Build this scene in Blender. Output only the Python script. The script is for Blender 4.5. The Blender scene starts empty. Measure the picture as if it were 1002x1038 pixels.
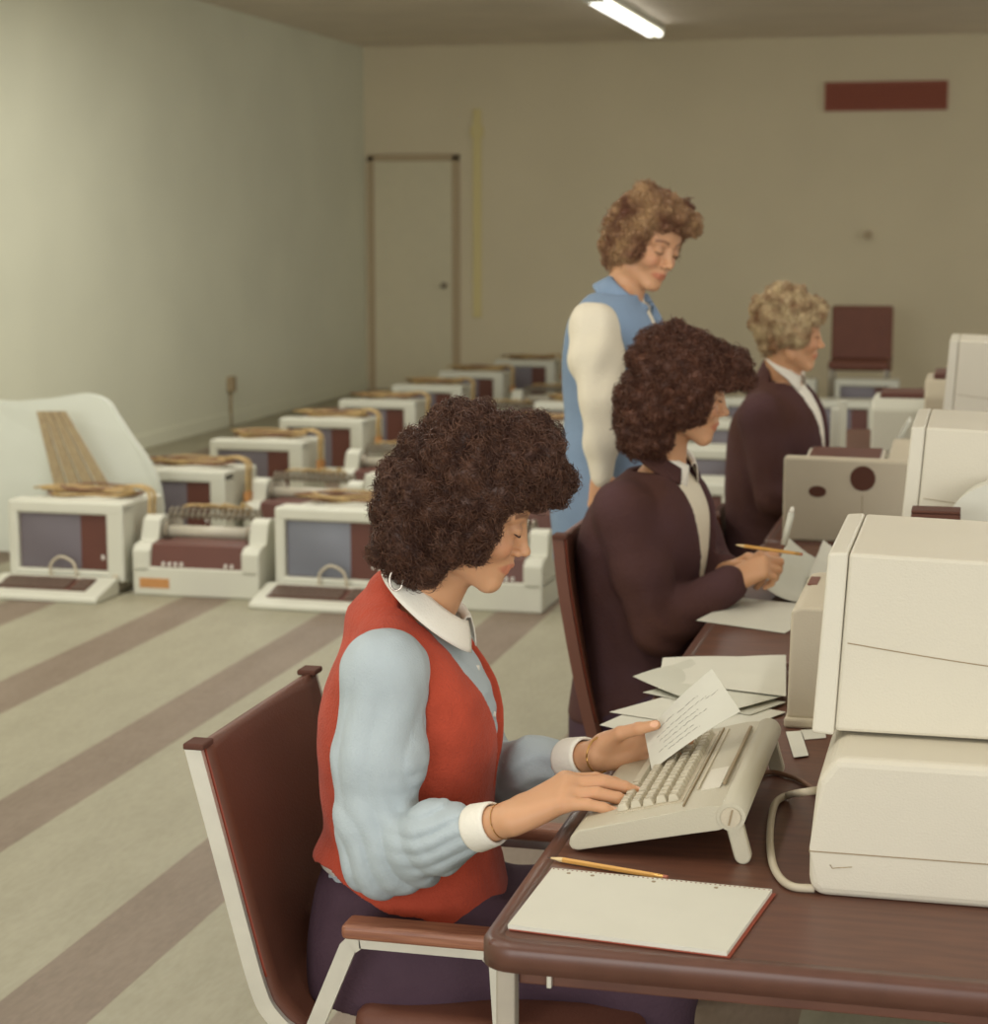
import bpy, bmesh, math, random
import numpy as np
from mathutils import Vector, Matrix
from math import sin, cos, pi, radians as R

SC = bpy.context.scene
COL = SC.collection
random.seed(7)
rng = np.random.default_rng(11)

# ------------------------------------------------------------------ camera
FPX, CAMH = 2000.0, 1.56
TH = math.atan(291 / FPX)
PS = math.atan(501 * math.cos(TH) / FPX)
FW = np.array([-sin(PS) * cos(TH), cos(PS) * cos(TH), -sin(TH)])
RT = np.array([cos(PS), sin(PS), 0.0])
UP = np.cross(RT, FW)
CP = np.array([0, 0, CAMH])
cam_d = bpy.data.cameras.new('camera')
cam = bpy.data.objects.new('camera', cam_d)
COL.objects.link(cam)
cam.location = CP
cam.rotation_euler = (pi / 2 - TH, 0, PS)
cam_d.sensor_fit = 'HORIZONTAL'
cam_d.sensor_width = 36
cam_d.lens = 36 * FPX / 1002 * (1002 / 1002)
cam_d.clip_end = 100
cam_d.dof.use_dof = True
cam_d.dof.focus_distance = 2.85
cam_d.dof.aperture_fstop = 7.0
SC.camera = cam
# the frame is taller than wide: horizontal fit keeps the focal length in pixels exact


def ay(px, py, Y):
    r = FW + RT * (px - 501) / FPX + UP * (519 - py) / FPX
    return CP + r * Y / r[1]


def az(px, py, z):
    r = FW + RT * (px - 501) / FPX + UP * (519 - py) / FPX
    return CP + r * (z - CAMH) / r[2]


# ------------------------------------------------------------------ light
W = bpy.data.worlds.new('world')
SC.world = W
W.use_nodes = True
bg = W.node_tree.nodes['Background']
bg.inputs[0].default_value = (0.99, 0.985, 0.925, 1)
bg.inputs[1].default_value = 1.25


def area(name, loc, target, sx, sy, power, color):
    l = bpy.data.lights.new(name, 'AREA')
    l.shape = 'RECTANGLE'
    l.size, l.size_y = sx, sy
    l.energy = power
    l.color = color
    o = bpy.data.objects.new(name, l)
    COL.objects.link(o)
    o.location = loc
    d = Vector(target) - Vector(loc)
    o.rotation_euler = d.to_track_quat('-Z', 'Y').to_euler()
    return o


# assumed daylight: unseen area lamp behind and left of the camera, no window built
area('assumed_daylight', (-3.2, -7.0, 2.2), (-2.6, 6.0, 1.0), 5.0, 2.6, 470, (0.97, 1.0, 1.0))
area('left_wall_fill', (4.5, -5.0, 2.2), (-4.5, 6.0, 1.2), 4.5, 2.4, 360, (0.97, 1.0, 1.0))  # added fill from the right to brighten the left wall, not a window

SC.view_settings.view_transform = 'Standard'
SC.view_settings.look = 'None'
SC.view_settings.gamma = 1
SC.view_settings.exposure = -0.62
SC.view_settings.use_curve_mapping = False


# ------------------------------------------------------------------ materials
def lin(c):
    out = []
    for v in c:
        v /= 255.0
        out.append(v / 12.92 if v <= 0.04045 else ((v + 0.055) / 1.055) ** 2.4)
    return tuple(out)


def mat(name, rgb, rough=0.6, metal=0.0, spec=0.4, var=0.0, vscale=8.0, bump=0.0, bscale=60.0, rgb2=None, sss=0.0,
        sheen=0.0, stretch=None, detail=3.0):
    m = bpy.data.materials.new(name)
    m.use_nodes = True
    nt = m.node_tree
    b = nt.nodes['Principled BSDF']
    b.inputs['Roughness'].default_value = rough
    b.inputs['Metallic'].default_value = metal
    b.inputs['Specular IOR Level'].default_value = spec
    if sss:
        b.inputs['Subsurface Weight'].default_value = sss
        b.inputs['Subsurface Radius'].default_value = (0.012, 0.005, 0.003)
        b.inputs['Subsurface Scale'].default_value = 0.5
    if sheen:
        b.inputs['Sheen Weight'].default_value = sheen
    c1 = lin(rgb)
    tc = nt.nodes.new('ShaderNodeTexCoord')
    mp = nt.nodes.new('ShaderNodeMapping')
    nt.links.new(tc.outputs['Object'], mp.inputs[0])
    if stretch:
        mp.inputs['Scale'].default_value = stretch
    n = nt.nodes.new('ShaderNodeTexNoise')
    n.inputs['Scale'].default_value = vscale
    n.inputs['Detail'].default_value = detail
    nt.links.new(mp.outputs[0], n.inputs['Vector'])
    if rgb2 is not None:
        c2 = lin(rgb2)
    else:
        k = 1 - var
        c2 = tuple(x * k for x in c1)
    mx = nt.nodes.new('ShaderNodeMix')
    mx.data_type = 'RGBA'
    mr = nt.nodes.new('ShaderNodeMapRange')
    mr.inputs[1].default_value = 0.35
    mr.inputs[2].default_value = 0.65
    nt.links.new(n.outputs['Fac'], mr.inputs[0])
    nt.links.new(mr.outputs[0], mx.inputs['Factor'])
    mx.inputs['A'].default_value = (*c1, 1)
    mx.inputs['B'].default_value = (*c2, 1)
    nt.links.new(mx.outputs['Result'], b.inputs['Base Color'])
    if bump:
        n2 = nt.nodes.new('ShaderNodeTexNoise')
        n2.inputs['Scale'].default_value = bscale
        n2.inputs['Detail'].default_value = 4
        nt.links.new(tc.outputs['Object'], n2.inputs['Vector'])
        bp = nt.nodes.new('ShaderNodeBump')
        bp.inputs['Strength'].default_value = bump
        bp.inputs['Distance'].default_value = 0.01
        nt.links.new(n2.outputs['Fac'], bp.inputs['Height'])
        nt.links.new(bp.outputs[0], b.inputs['Normal'])
    return m


M = {}
M['wall'] = mat('painted_wall', (222, 221, 198), 0.75, var=0.06, vscale=1.2, bump=0.15, bscale=90)
M['wall_back'] = mat('painted_wall_back', (214, 201, 170), 0.8, var=0.05, vscale=1.0, bump=0.15, bscale=60)
M['ceiling'] = mat('ceiling_tile', (232, 220, 204), 0.6, var=0.08, vscale=2.0)
M['door'] = mat('painted_door', (208, 198, 168), 0.6, var=0.03)
M['door_edge'] = mat('door_frame_paint', (176, 156, 124), 0.6)
M['yellow'] = mat('yellow_paint', (214, 198, 142), 0.7)
M['dark'] = mat('dark_brown_plastic', (118, 72, 56), 0.6, var=0.1)
M['vent'] = mat('vent_brown', (156, 92, 74), 0.7)
M['cream'] = mat('cream_plastic', (206, 204, 188), 0.5, var=0.03, vscale=4, bump=0.08, bscale=400)
M['beige'] = mat('beige_plastic', (209, 201, 182), 0.5, var=0.03, vscale=5, bump=0.12, bscale=350)
M['beige_front'] = mat('beige_bezel_plastic', (211, 204, 186), 0.45, var=0.02, bump=0.1, bscale=350)
M['beige_dark'] = mat('tan_plastic', (196, 184, 160), 0.55, var=0.04, bump=0.12, bscale=300)
M['seam'] = mat('seam_shadow_line', (150, 132, 104), 0.7)
M['screen'] = mat('crt_glass', (110, 102, 108), 0.4, spec=0.5, var=0.06, vscale=3)
M['screen_blue'] = mat('crt_glass_blue', (118, 120, 130), 0.3, spec=0.7, var=0.1, vscale=4)
M['panel'] = mat('dark_fascia', (98, 58, 48), 0.45, var=0.08)
M['key_dark'] = mat('dark_keycaps', (112, 92, 80), 0.5, var=0.2, vscale=60)
M['key'] = mat('pearl_keycaps', (196, 186, 162), 0.45, var=0.12, vscale=40)
M['knob'] = mat('white_button', (235, 230, 220), 0.4)
M['orange'] = mat('orange_label', (196, 140, 84), 0.6, var=0.15, vscale=60)
M['cable'] = mat('tan_cable', (190, 160, 108), 0.55, var=0.25, vscale=30)
M['cable_dark'] = mat('brown_cable', (128, 92, 68), 0.6, var=0.2, vscale=30)
M['cable_white'] = mat('ivory_cable', (196, 184, 160), 0.5, var=0.1)
M['roller'] = mat('platen_roller', (190, 182, 164), 0.4, var=0.15, stretch=(1, 10, 10))
M['metal'] = mat('tarnished_metal', (150, 140, 124), 0.35, metal=0.5, var=0.2)
M['chrome'] = mat('brushed_chrome', (225, 220, 205), 0.3, metal=0.55, spec=0.6, var=0.08, vscale=20)
M['leg_steel'] = mat('dull_steel_leg', (178, 168, 152), 0.4, metal=0.3, var=0.12, vscale=20)
M['desk'] = mat('walnut_laminate', (104, 66, 50), 0.42, spec=0.4, rgb2=(88, 54, 42), vscale=5, stretch=(2, 14, 2), detail=5)
M['desk_edge'] = mat('dark_vinyl_edge', (98, 64, 52), 0.38, spec=0.5, var=0.15, vscale=20)
M['seat'] = mat('brown_vinyl', (108, 66, 50), 0.55, var=0.1, vscale=6, bump=0.1, bscale=200)
M['red_trim'] = mat('russet_piping', (150, 66, 44), 0.5)
M['armwood'] = mat('walnut_arm', (158, 106, 80), 0.45, rgb2=(128, 80, 60), vscale=12, stretch=(1, 12, 12))
M['paper'] = mat('white_paper', (214, 211, 196), 0.8, var=0.03, vscale=12)
M['paper_dull'] = mat('dull_white_paper', (204, 202, 186), 0.8, var=0.05, vscale=6)
M['shell'] = mat('white_moulding', (204, 206, 193), 0.5, var=0.02)
M['slat'] = mat('tan_slat', (176, 158, 122), 0.6, rgb2=(142, 120, 92), vscale=40, stretch=(8, 1, 1))
M['kb'] = mat('keyboard_plastic', (190, 182, 160), 0.5, var=0.03, vscale=5, bump=0.12, bscale=350)
M['ink'] = mat('grey_ink', (140, 132, 124), 0.8)
M['hole'] = mat('dark_hole', (88, 54, 42), 0.9)
M['pencil'] = mat('pencil_yellow', (214, 160, 84), 0.45, var=0.05)
M['pencilwood'] = mat('pencil_wood', (226, 200, 150), 0.7)
M['graphite'] = mat('graphite', (80, 66, 60), 0.5)
M['eraser'] = mat('pink_eraser', (170, 104, 84), 0.7)
M['skin'] = None
M['vest'] = mat('red_wool', (184, 76, 54), 0.85, spec=0.15, var=0.16, vscale=16, bump=0.35, bscale=240, sheen=0.1)
M['blouse'] = mat('pale_blue_cotton', (178, 188, 192), 0.8, spec=0.2, var=0.06, vscale=10, bump=0.2, bscale=300)
M['white'] = mat('white_cotton', (236, 230, 216), 0.8, spec=0.2, var=0.03, bump=0.15, bscale=300)
M['navy'] = mat('navy_cloth', (80, 60, 70), 0.8, spec=0.15, var=0.15, vscale=10, bump=0.2, bscale=150)
M['jacket'] = mat('dark_jacket_cloth', (84, 60, 62), 0.85, spec=0.1, rgb2=(78, 52, 46), vscale=5, bump=0.25, bscale=120)
M['sky_vest'] = mat('light_blue_cloth', (132, 152, 176), 0.85, spec=0.15, var=0.12, vscale=8, bump=0.25, bscale=160)
M['cream_blouse'] = mat('cream_cloth', (228, 218, 196), 0.85, spec=0.15, var=0.05, vscale=10, bump=0.2, bscale=140)
M['hair_brown'] = mat('brown_curly_hair', (98, 66, 50), 0.5, spec=0.35, rgb2=(70, 44, 34), vscale=45, detail=5)
M['hair_brown2'] = mat('auburn_curly_hair', (98, 62, 46), 0.55, spec=0.3, rgb2=(80, 50, 38), vscale=40, detail=5)
M['hair_blonde'] = mat('blonde_hair', (214, 192, 150), 0.5, spec=0.35, rgb2=(146, 108, 76), vscale=24, detail=5)
M['hair_ash'] = mat('light_brown_hair', (176, 140, 100), 0.5, spec=0.35, rgb2=(112, 70, 50), vscale=16, detail=5)
M['eye'] = mat('eye_white', (200, 190, 178), 0.3)
M['lash'] = mat('dark_lashes', (70, 44, 36), 0.7)
M['lid'] = mat('eyelid_shadow', (150, 120, 110), 0.6)
M['gold'] = mat('gold_chain', (190, 146, 84), 0.3, metal=0.8)
M['earring'] = mat('silver_earring', (210, 200, 190), 0.25, metal=0.6)
M['shoe'] = mat('dark_leather', (80, 54, 46), 0.4)


def skin_mat():
    m = bpy.data.materials.new('skin')
    m.use_nodes = True
    nt = m.node_tree
    b = nt.nodes['Principled BSDF']
    b.inputs['Roughness'].default_value = 0.5
    b.inputs['Specular IOR Level'].default_value = 0.35
    b.inputs['Subsurface Weight'].default_value = 0.15
    b.inputs['Subsurface Radius'].default_value = (0.01, 0.004, 0.002)
    b.inputs['Subsurface Scale'].default_value = 0.4
    at = nt.nodes.new('ShaderNodeAttribute')
    at.attribute_name = 'tint'
    sep = nt.nodes.new('ShaderNodeSeparateColor')
    nt.links.new(at.outputs['Color'], sep.inputs[0])
    n = nt.nodes.new('ShaderNodeTexNoise')
    n.inputs['Scale'].default_value = 14
    tc = nt.nodes.new('ShaderNodeTexCoord')
    nt.links.new(tc.outputs['Object'], n.inputs['Vector'])
    m0 = nt.nodes.new('ShaderNodeMix'); m0.data_type = 'RGBA'
    m0.inputs['A'].default_value = (*lin((208, 160, 122)), 1)
    m0.inputs['B'].default_value = (*lin((198, 146, 108)), 1)
    nt.links.new(n.outputs['Fac'], m0.inputs['Factor'])
    m1 = nt.nodes.new('ShaderNodeMix'); m1.data_type = 'RGBA'
    nt.links.new(sep.outputs[0], m1.inputs['Factor'])
    nt.links.new(m0.outputs['Result'], m1.inputs['A'])
    m1.inputs['B'].default_value = (*lin((178, 88, 68)), 1)
    m2 = nt.nodes.new('ShaderNodeMix'); m2.data_type = 'RGBA'
    nt.links.new(sep.outputs[1], m2.inputs['Factor'])
    nt.links.new(m1.outputs['Result'], m2.inputs['A'])
    m2.inputs['B'].default_value = (*lin((112, 72, 52)), 1)
    m3 = nt.nodes.new('ShaderNodeMix'); m3.data_type = 'RGBA'
    nt.links.new(sep.outputs[2], m3.inputs['Factor'])
    nt.links.new(m2.outputs['Result'], m3.inputs['A'])
    m3.inputs['B'].default_value = (*lin((232, 184, 152)), 1)
    nt.links.new(m3.outputs['Result'], b.inputs['Base Color'])
    return m


M['skin'] = skin_mat()


# ------------------------------------------------------------------ mesh helpers
def link(name, me, m=None, parent=None, smooth=False):
    o = bpy.data.objects.new(name, me)
    COL.objects.link(o)
    if m is not None:
        me.materials.clear()
        me.materials.append(m)
    if smooth:
        me.polygons.foreach_set('use_smooth', [True] * len(me.polygons))
    if parent is not None:
        o.parent = parent
        o.matrix_parent_inverse = Matrix.Identity(4)
    return o


def obj(name, bm, m, parent=None, smooth=False):
    me = bpy.data.meshes.new(name)
    bmesh.ops.recalc_face_normals(bm, faces=bm.faces[:])
    bm.to_mesh(me)
    bm.free()
    return link(name, me, m, parent, smooth)


def tag(o, label, cat, group=None):
    o['label'] = label
    o['category'] = cat
    if group:
        o['group'] = group
    return o


def thing(name, label, cat, loc=(0, 0, 0), rz=0, group=None):
    o = bpy.data.objects.new(name, None)
    o.empty_display_size = 0.05
    COL.objects.link(o)
    o.location = loc
    o.rotation_euler = (0, 0, rz)
    return tag(o, label, cat, group)


def struct(name, bm, m):
    o = obj(name, bm, m)
    o['kind'] = 'structure'
    return o


def B():
    return bmesh.new()


def bx(bm, x0, x1, y0, y1, z0, z1, bev=0.0, seg=2, mtx=None):
    r = bmesh.ops.create_cube(bm, size=1)
    vs = r['verts']
    for v in vs:
        v.co = Vector(((x0 + x1) / 2 + v.co.x * (x1 - x0), (y0 + y1) / 2 + v.co.y * (y1 - y0), (z0 + z1) / 2 + v.co.z * (z1 - z0)))
    if mtx is not None:
        for v in vs:
            v.co = mtx @ v.co
    if bev > 0:
        es = list({e for v in vs for e in v.link_edges})
        bmesh.ops.bevel(bm, geom=es, offset=bev, segments=seg, profile=0.5, affect='EDGES')
    return bm


def prism(bm, pts, axis, a, b, bev=0.0, seg=2, mtx=None):
    """extrude polygon pts (2-D) along an axis from a to b"""
    def mk(p, t):
        if axis == 'x': return Vector((t, p[0], p[1]))
        if axis == 'y': return Vector((p[0], t, p[1]))
        return Vector((p[0], p[1], t))
    v0 = [bm.verts.new(mk(p, a)) for p in pts]
    v1 = [bm.verts.new(mk(p, b)) for p in pts]
    n = len(pts)
    fs = [bm.faces.new(v0), bm.faces.new(v1[::-1])]
    for i in range(n):
        fs.append(bm.faces.new((v0[i], v1[i], v1[(i + 1) % n], v0[(i + 1) % n])))
    if mtx is not None:
        for v in v0 + v1: v.co = mtx @ v.co
    if bev > 0:
        es = list({e for f in fs for e in f.edges})
        bmesh.ops.bevel(bm, geom=es, offset=bev, segments=seg, profile=0.5, affect='EDGES')
    return bm


def cyl(bm, a, b, r0, r1=None, seg=20):
    if r1 is None: r1 = r0
    a = Vector(a); b = Vector(b)
    d = b - a
    q = d.to_track_quat('Z', 'Y').to_matrix().to_4x4()
    mt = Matrix.Translation((a + b) / 2) @ q
    bmesh.ops.create_cone(bm, cap_ends=True, segments=seg, radius1=r0, radius2=r1, depth=d.length, matrix=mt)
    return bm


def frames(pts):
    pts = np.asarray(pts, float)
    T = np.gradient(pts, axis=0)
    T /= np.linalg.norm(T, axis=1)[:, None] + 1e-9
    n = np.cross(T[0], [0, 0, 1.0])
    if np.linalg.norm(n) < 1e-3: n = np.cross(T[0], [0, 1.0, 0])
    n /= np.linalg.norm(n)
    N = []
    for t in T:
        n = n - t * (n @ t)
        n /= np.linalg.norm(n) + 1e-9
        N.append(n)
    N = np.array(N)
    return T, N, np.cross(T, N)


def tube(bm, pts, r, seg=8, flat=None):
    """round (or flat w x h) bar along pts; r scalar or list"""
    pts = np.asarray(pts, float)
    T, N, Bn = frames(pts)
    rr = np.broadcast_to(r, (len(pts),))
    rings = []
    for i, p in enumerate(pts):
        ring = []
        for k in range(seg):
            a = 2 * pi * (k + (0.5 if flat else 0)) / seg
            if flat:
                c, s = (1 if cos(a) > 0 else -1), (1 if sin(a) > 0 else -1)
                q = p + N[i] * c * flat[0] / 2 + Bn[i] * s * flat[1] / 2
            else:
                q = p + (N[i] * cos(a) + Bn[i] * sin(a)) * rr[i]
            ring.append(bm.verts.new(q))
        rings.append(ring)
    for i in range(len(rings) - 1):
        for k in range(seg):
            bm.faces.new((rings[i][k], rings[i][(k + 1) % seg], rings[i + 1][(k + 1) % seg], rings[i + 1][k]))
    bm.faces.new(rings[0][::-1]); bm.faces.new(rings[-1])
    return bm


def cr(pts, n=8):
    """catmull-rom resample"""
    P = np.asarray(pts, float)
    P = np.vstack([2 * P[0] - P[1], P, 2 * P[-1] - P[-2]])
    out = []
    for i in range(1, len(P) - 2):
        p0, p1, p2, p3 = P[i - 1:i + 3]
        for t in np.linspace(0, 1, n, endpoint=False):
            out.append(0.5 * (2 * p1 + (p2 - p0) * t + (2 * p0 - 5 * p1 + 4 * p2 - p3) * t * t + (3 * p1 - p0 - 3 * p2 + p3) * t ** 3))
    out.append(P[-2])
    return np.array(out)


def copy_tree(o, parent=None):
    c = o.copy()
    COL.objects.link(c)
    if parent is not None: c.parent = parent
    for ch in list(o.children):
        copy_tree(ch, c)
    return c


# ------------------------------------------------------------------ room shell
XW, YB, ZC = -5.72, 18.0, 3.2


def floor_mat():
    m = bpy.data.materials.new('striped_vinyl_floor')
    m.use_nodes = True
    nt = m.node_tree
    b = nt.nodes['Principled BSDF']
    b.inputs['Roughness'].default_value = 0.5
    b.inputs['Specular IOR Level'].default_value = 0.3
    tc = nt.nodes.new('ShaderNodeTexCoord')
    sp = nt.nodes.new('ShaderNodeSeparateXYZ')
    nt.links.new(tc.outputs['Object'], sp.inputs[0])

    def math_(op, a, bb):
        n = nt.nodes.new('ShaderNodeMath'); n.operation = op
        for i, v in enumerate((a, bb)):
            if v is None: continue
            if isinstance(v, (int, float)): n.inputs[i].default_value = v
            else: nt.links.new(v, n.inputs[i])
        return n.outputs[0]
    per = 0.682
    u = math_('ADD', sp.outputs[0], 3.257 + per * 20)
    u = math_('MODULO', u, per)
    st = math_('LESS_THAN', u, 0.22)
    n1 = nt.nodes.new('ShaderNodeTexNoise'); n1.inputs['Scale'].default_value = 3.5; n1.inputs['Detail'].default_value = 6
    n2 = nt.nodes.new('ShaderNodeTexNoise'); n2.inputs['Scale'].default_value = 26; n2.inputs['Detail'].default_value = 4
    mp = nt.nodes.new('ShaderNodeMapping'); mp.inputs['Scale'].default_value = (3, 0.8, 1)
    nt.links.new(tc.outputs['Object'], mp.inputs[0])
    nt.links.new(mp.outputs[0], n1.inputs['Vector'])
    nt.links.new(mp.outputs[0], n2.inputs['Vector'])
    f = math_('ADD', n1.outputs['Fac'], n2.outputs['Fac'])
    f = math_('MULTIPLY', f, 0.5)
    mr = nt.nodes.new('ShaderNodeMapRange')
    mr.inputs[1].default_value = 0.38; mr.inputs[2].default_value = 0.62
    nt.links.new(f, mr.inputs[0])

    def mixc(fac, a, c):
        x = nt.nodes.new('ShaderNodeMix'); x.data_type = 'RGBA'
        nt.links.new(fac, x.inputs['Factor'])
        for s, v in (('A', a), ('B', c)):
            if isinstance(v, tuple): x.inputs[s].default_value = (*lin(v), 1)
            else: nt.links.new(v, x.inputs[s])
        return x.outputs['Result']
    light = mixc(mr.outputs[0], (158, 152, 130), (147, 141, 119))
    darkc = mixc(mr.outputs[0], (132, 116, 100), (118, 102, 86))
    c = mixc(st, light, darkc)
    # fine tile joints every 9 inches
    nt.links.new(c, b.inputs['Base Color'])
    bp = nt.nodes.new('ShaderNodeBump'); bp.inputs['Strength'].default_value = 0.05
    nt.links.new(n2.outputs['Fac'], bp.inputs['Height'])
    nt.links.new(bp.outputs[0], b.inputs['Normal'])
    return m


struct('floor', bx(B(), XW - 0.2, 5.0, -3.0, YB + 0.2, -0.1, 0), floor_mat())
struct('ceiling', bx(B(), XW - 0.2, 5.0, -3.0, YB + 0.2, ZC, ZC + 0.1), M['ceiling'])
struct('wall_left', bx(B(), XW - 0.2, XW, -3.0, YB + 0.2, 0, ZC), M['wall'])
struct('wall_back', bx(B(), XW, 5.0, YB, YB + 0.2, 0, ZC), M['wall_back'])
bm = B(); bx(bm, XW, XW + 0.012, -3, YB, 0, 0.1, 0.003)
struct('baseboard_left', bm, M['wall'])
bm = B(); bx(bm, -4.75, 5.0, YB - 0.012, YB, 0, 0.1, 0.003)
struct('baseboard_back', bm, M['wall_back'])
# back door
d = thing('door_1', '', '', (0, 0, 0)); del d['label']; del d['category']; d['kind'] = 'structure'
obj('door_panel', bx(B(), -5.62, -4.86, YB - 0.025, YB, 0.01, 2.15, 0.004), M['door'], d)
bm = B()
bx(bm, -5.68, -5.62, YB - 0.03, YB, 0, 2.2, 0.004); bx(bm, -4.86, -4.79, YB - 0.03, YB, 0, 2.2, 0.004)
bx(bm, -5.68, -4.79, YB - 0.03, YB, 2.15, 2.215, 0.004)
obj('door_frame', bm, M['door_edge'], d)
bm = B(); bmesh.ops.create_uvsphere(bm, u_segments=16, v_segments=10, radius=0.03, matrix=Matrix.Translation((-4.93, YB - 0.07, 1.0)))
cyl(bm, (-4.93, YB - 0.07, 1.0), (-4.93, YB, 1.0), 0.012)
obj('door_knob', bm, M['metal'], d, True)
# yellow painted pipe strip beside the door
bm = B(); bx(bm, -4.66, -4.58, YB - 0.02, YB, 0.7, 2.62, 0.006)
bx(bm, -4.68, -4.56, YB - 0.03, YB, 2.36, 2.46, 0.006)
tag(obj('conduit_strip', bm, M['yellow']), 'faint yellow vertical strip on back wall right of the door', 'conduit')
# ventilation grille
g = thing('ventilation_grille', 'long dark brown air vent high on the back wall', 'vent', (-0.91, YB, 2.68))
obj('backing', bx(B(), -0.52, 0.52, -0.02, -0.002, -0.12, 0.12), M['vent'], g)
bm = B()
bx(bm, -0.53, 0.53, -0.04, -0.002, 0.105, 0.125, 0.003); bx(bm, -0.53, 0.53, -0.04, -0.002, -0.125, -0.105, 0.003)
bx(bm, -0.53, -0.51, -0.04, -0.002, -0.12, 0.12, 0.003); bx(bm, 0.51, 0.53, -0.04, -0.002, -0.12, 0.12, 0.003)
obj('frame', bm, M['vent'], g)
for i in range(7):
    obj('slat', bx(B(), -0.51, 0.51, -0.006, 0.006, -0.012, 0.012, 0.002,
                   mtx=Matrix.Translation((0, -0.028, -0.084 + i * 0.028)) @ Matrix.Rotation(R(-35), 4, 'X')), M['vent'], g)
# round thermostat / clock on wall
g = thing('wall_thermostat', 'small round beige thermostat on the back wall below the vent', 'thermostat', (-1.03, YB, 1.47))
obj('housing', cyl(B(), (0, -0.03, 0), (0, -0.001, 0), 0.062, seg=28), M['wall_back'], g)
obj('dial', cyl(B(), (0, -0.045, 0), (0, -0.03, 0), 0.04, seg=24), M['door_edge'], g)
# conduit with outlet box on left wall
p0 = ay(232, 440, 14.0)
gy = XW / (FW + RT * (232 - 501) / FPX + UP * (519 - 400) / FPX)[0] * (FW + RT * (232 - 501) / FPX + UP * (519 - 400) / FPX)[1]
g = thing('wall_outlet', 'small tan outlet box on a thin vertical conduit on left wall', 'outlet', (XW, gy, 0))
obj('conduit', cyl(B(), (0.015, 0, 0.0), (0.015, 0, 0.29), 0.011), M['slat'], g, True)
obj('outlet_box', bx(B(), 0, 0.05, -0.045, 0.045, 0.27, 0.39, 0.008), M['slat'], g)
# added unseen area lamps under the ceiling, then the lit fluorescent strip light
for fx, pw_ in ((-3.7, 84), (-1.6, 30), (0.6, 26)):
    for fy in (2.5, 6.5, 10.5):
        area('added_ceiling_lamp', (fx, fy, ZC - 0.13), (fx, fy, 0), 0.25, 2.6, pw_, (1.0, 0.99, 0.92))
g = thing('fluorescent_light', 'lit bare fluorescent strip light hanging under the ceiling', 'ceiling light', (-2.72, 0, ZC))
obj('channel', bx(B(), -0.06, 0.06, 13.85, 16.5, -0.06, -0.002, 0.006), M['cream'], g)
em = bpy.data.materials.new('lit_fluorescent_tube'); em.use_nodes = True
e_ = em.node_tree.nodes['Principled BSDF']
e_.inputs['Base Color'].default_value = (0.9, 0.9, 0.85, 1)
e_.inputs['Emission Color'].default_value = (1.0, 0.98, 0.90, 1)
e_.inputs['Emission Strength'].default_value = 5.0
for s in (-1, 1):
    obj('tube', cyl(B(), (s * 0.04, 13.9, -0.085), (s * 0.04, 16.46, -0.085), 0.022, seg=16), em, g, True)
for yy in (13.88, 16.48):
    obj('end_cap', bx(B(), -0.075, 0.075, yy - 0.015, yy + 0.015, -0.11, -0.02, 0.005), M['cream'], g)


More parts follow.
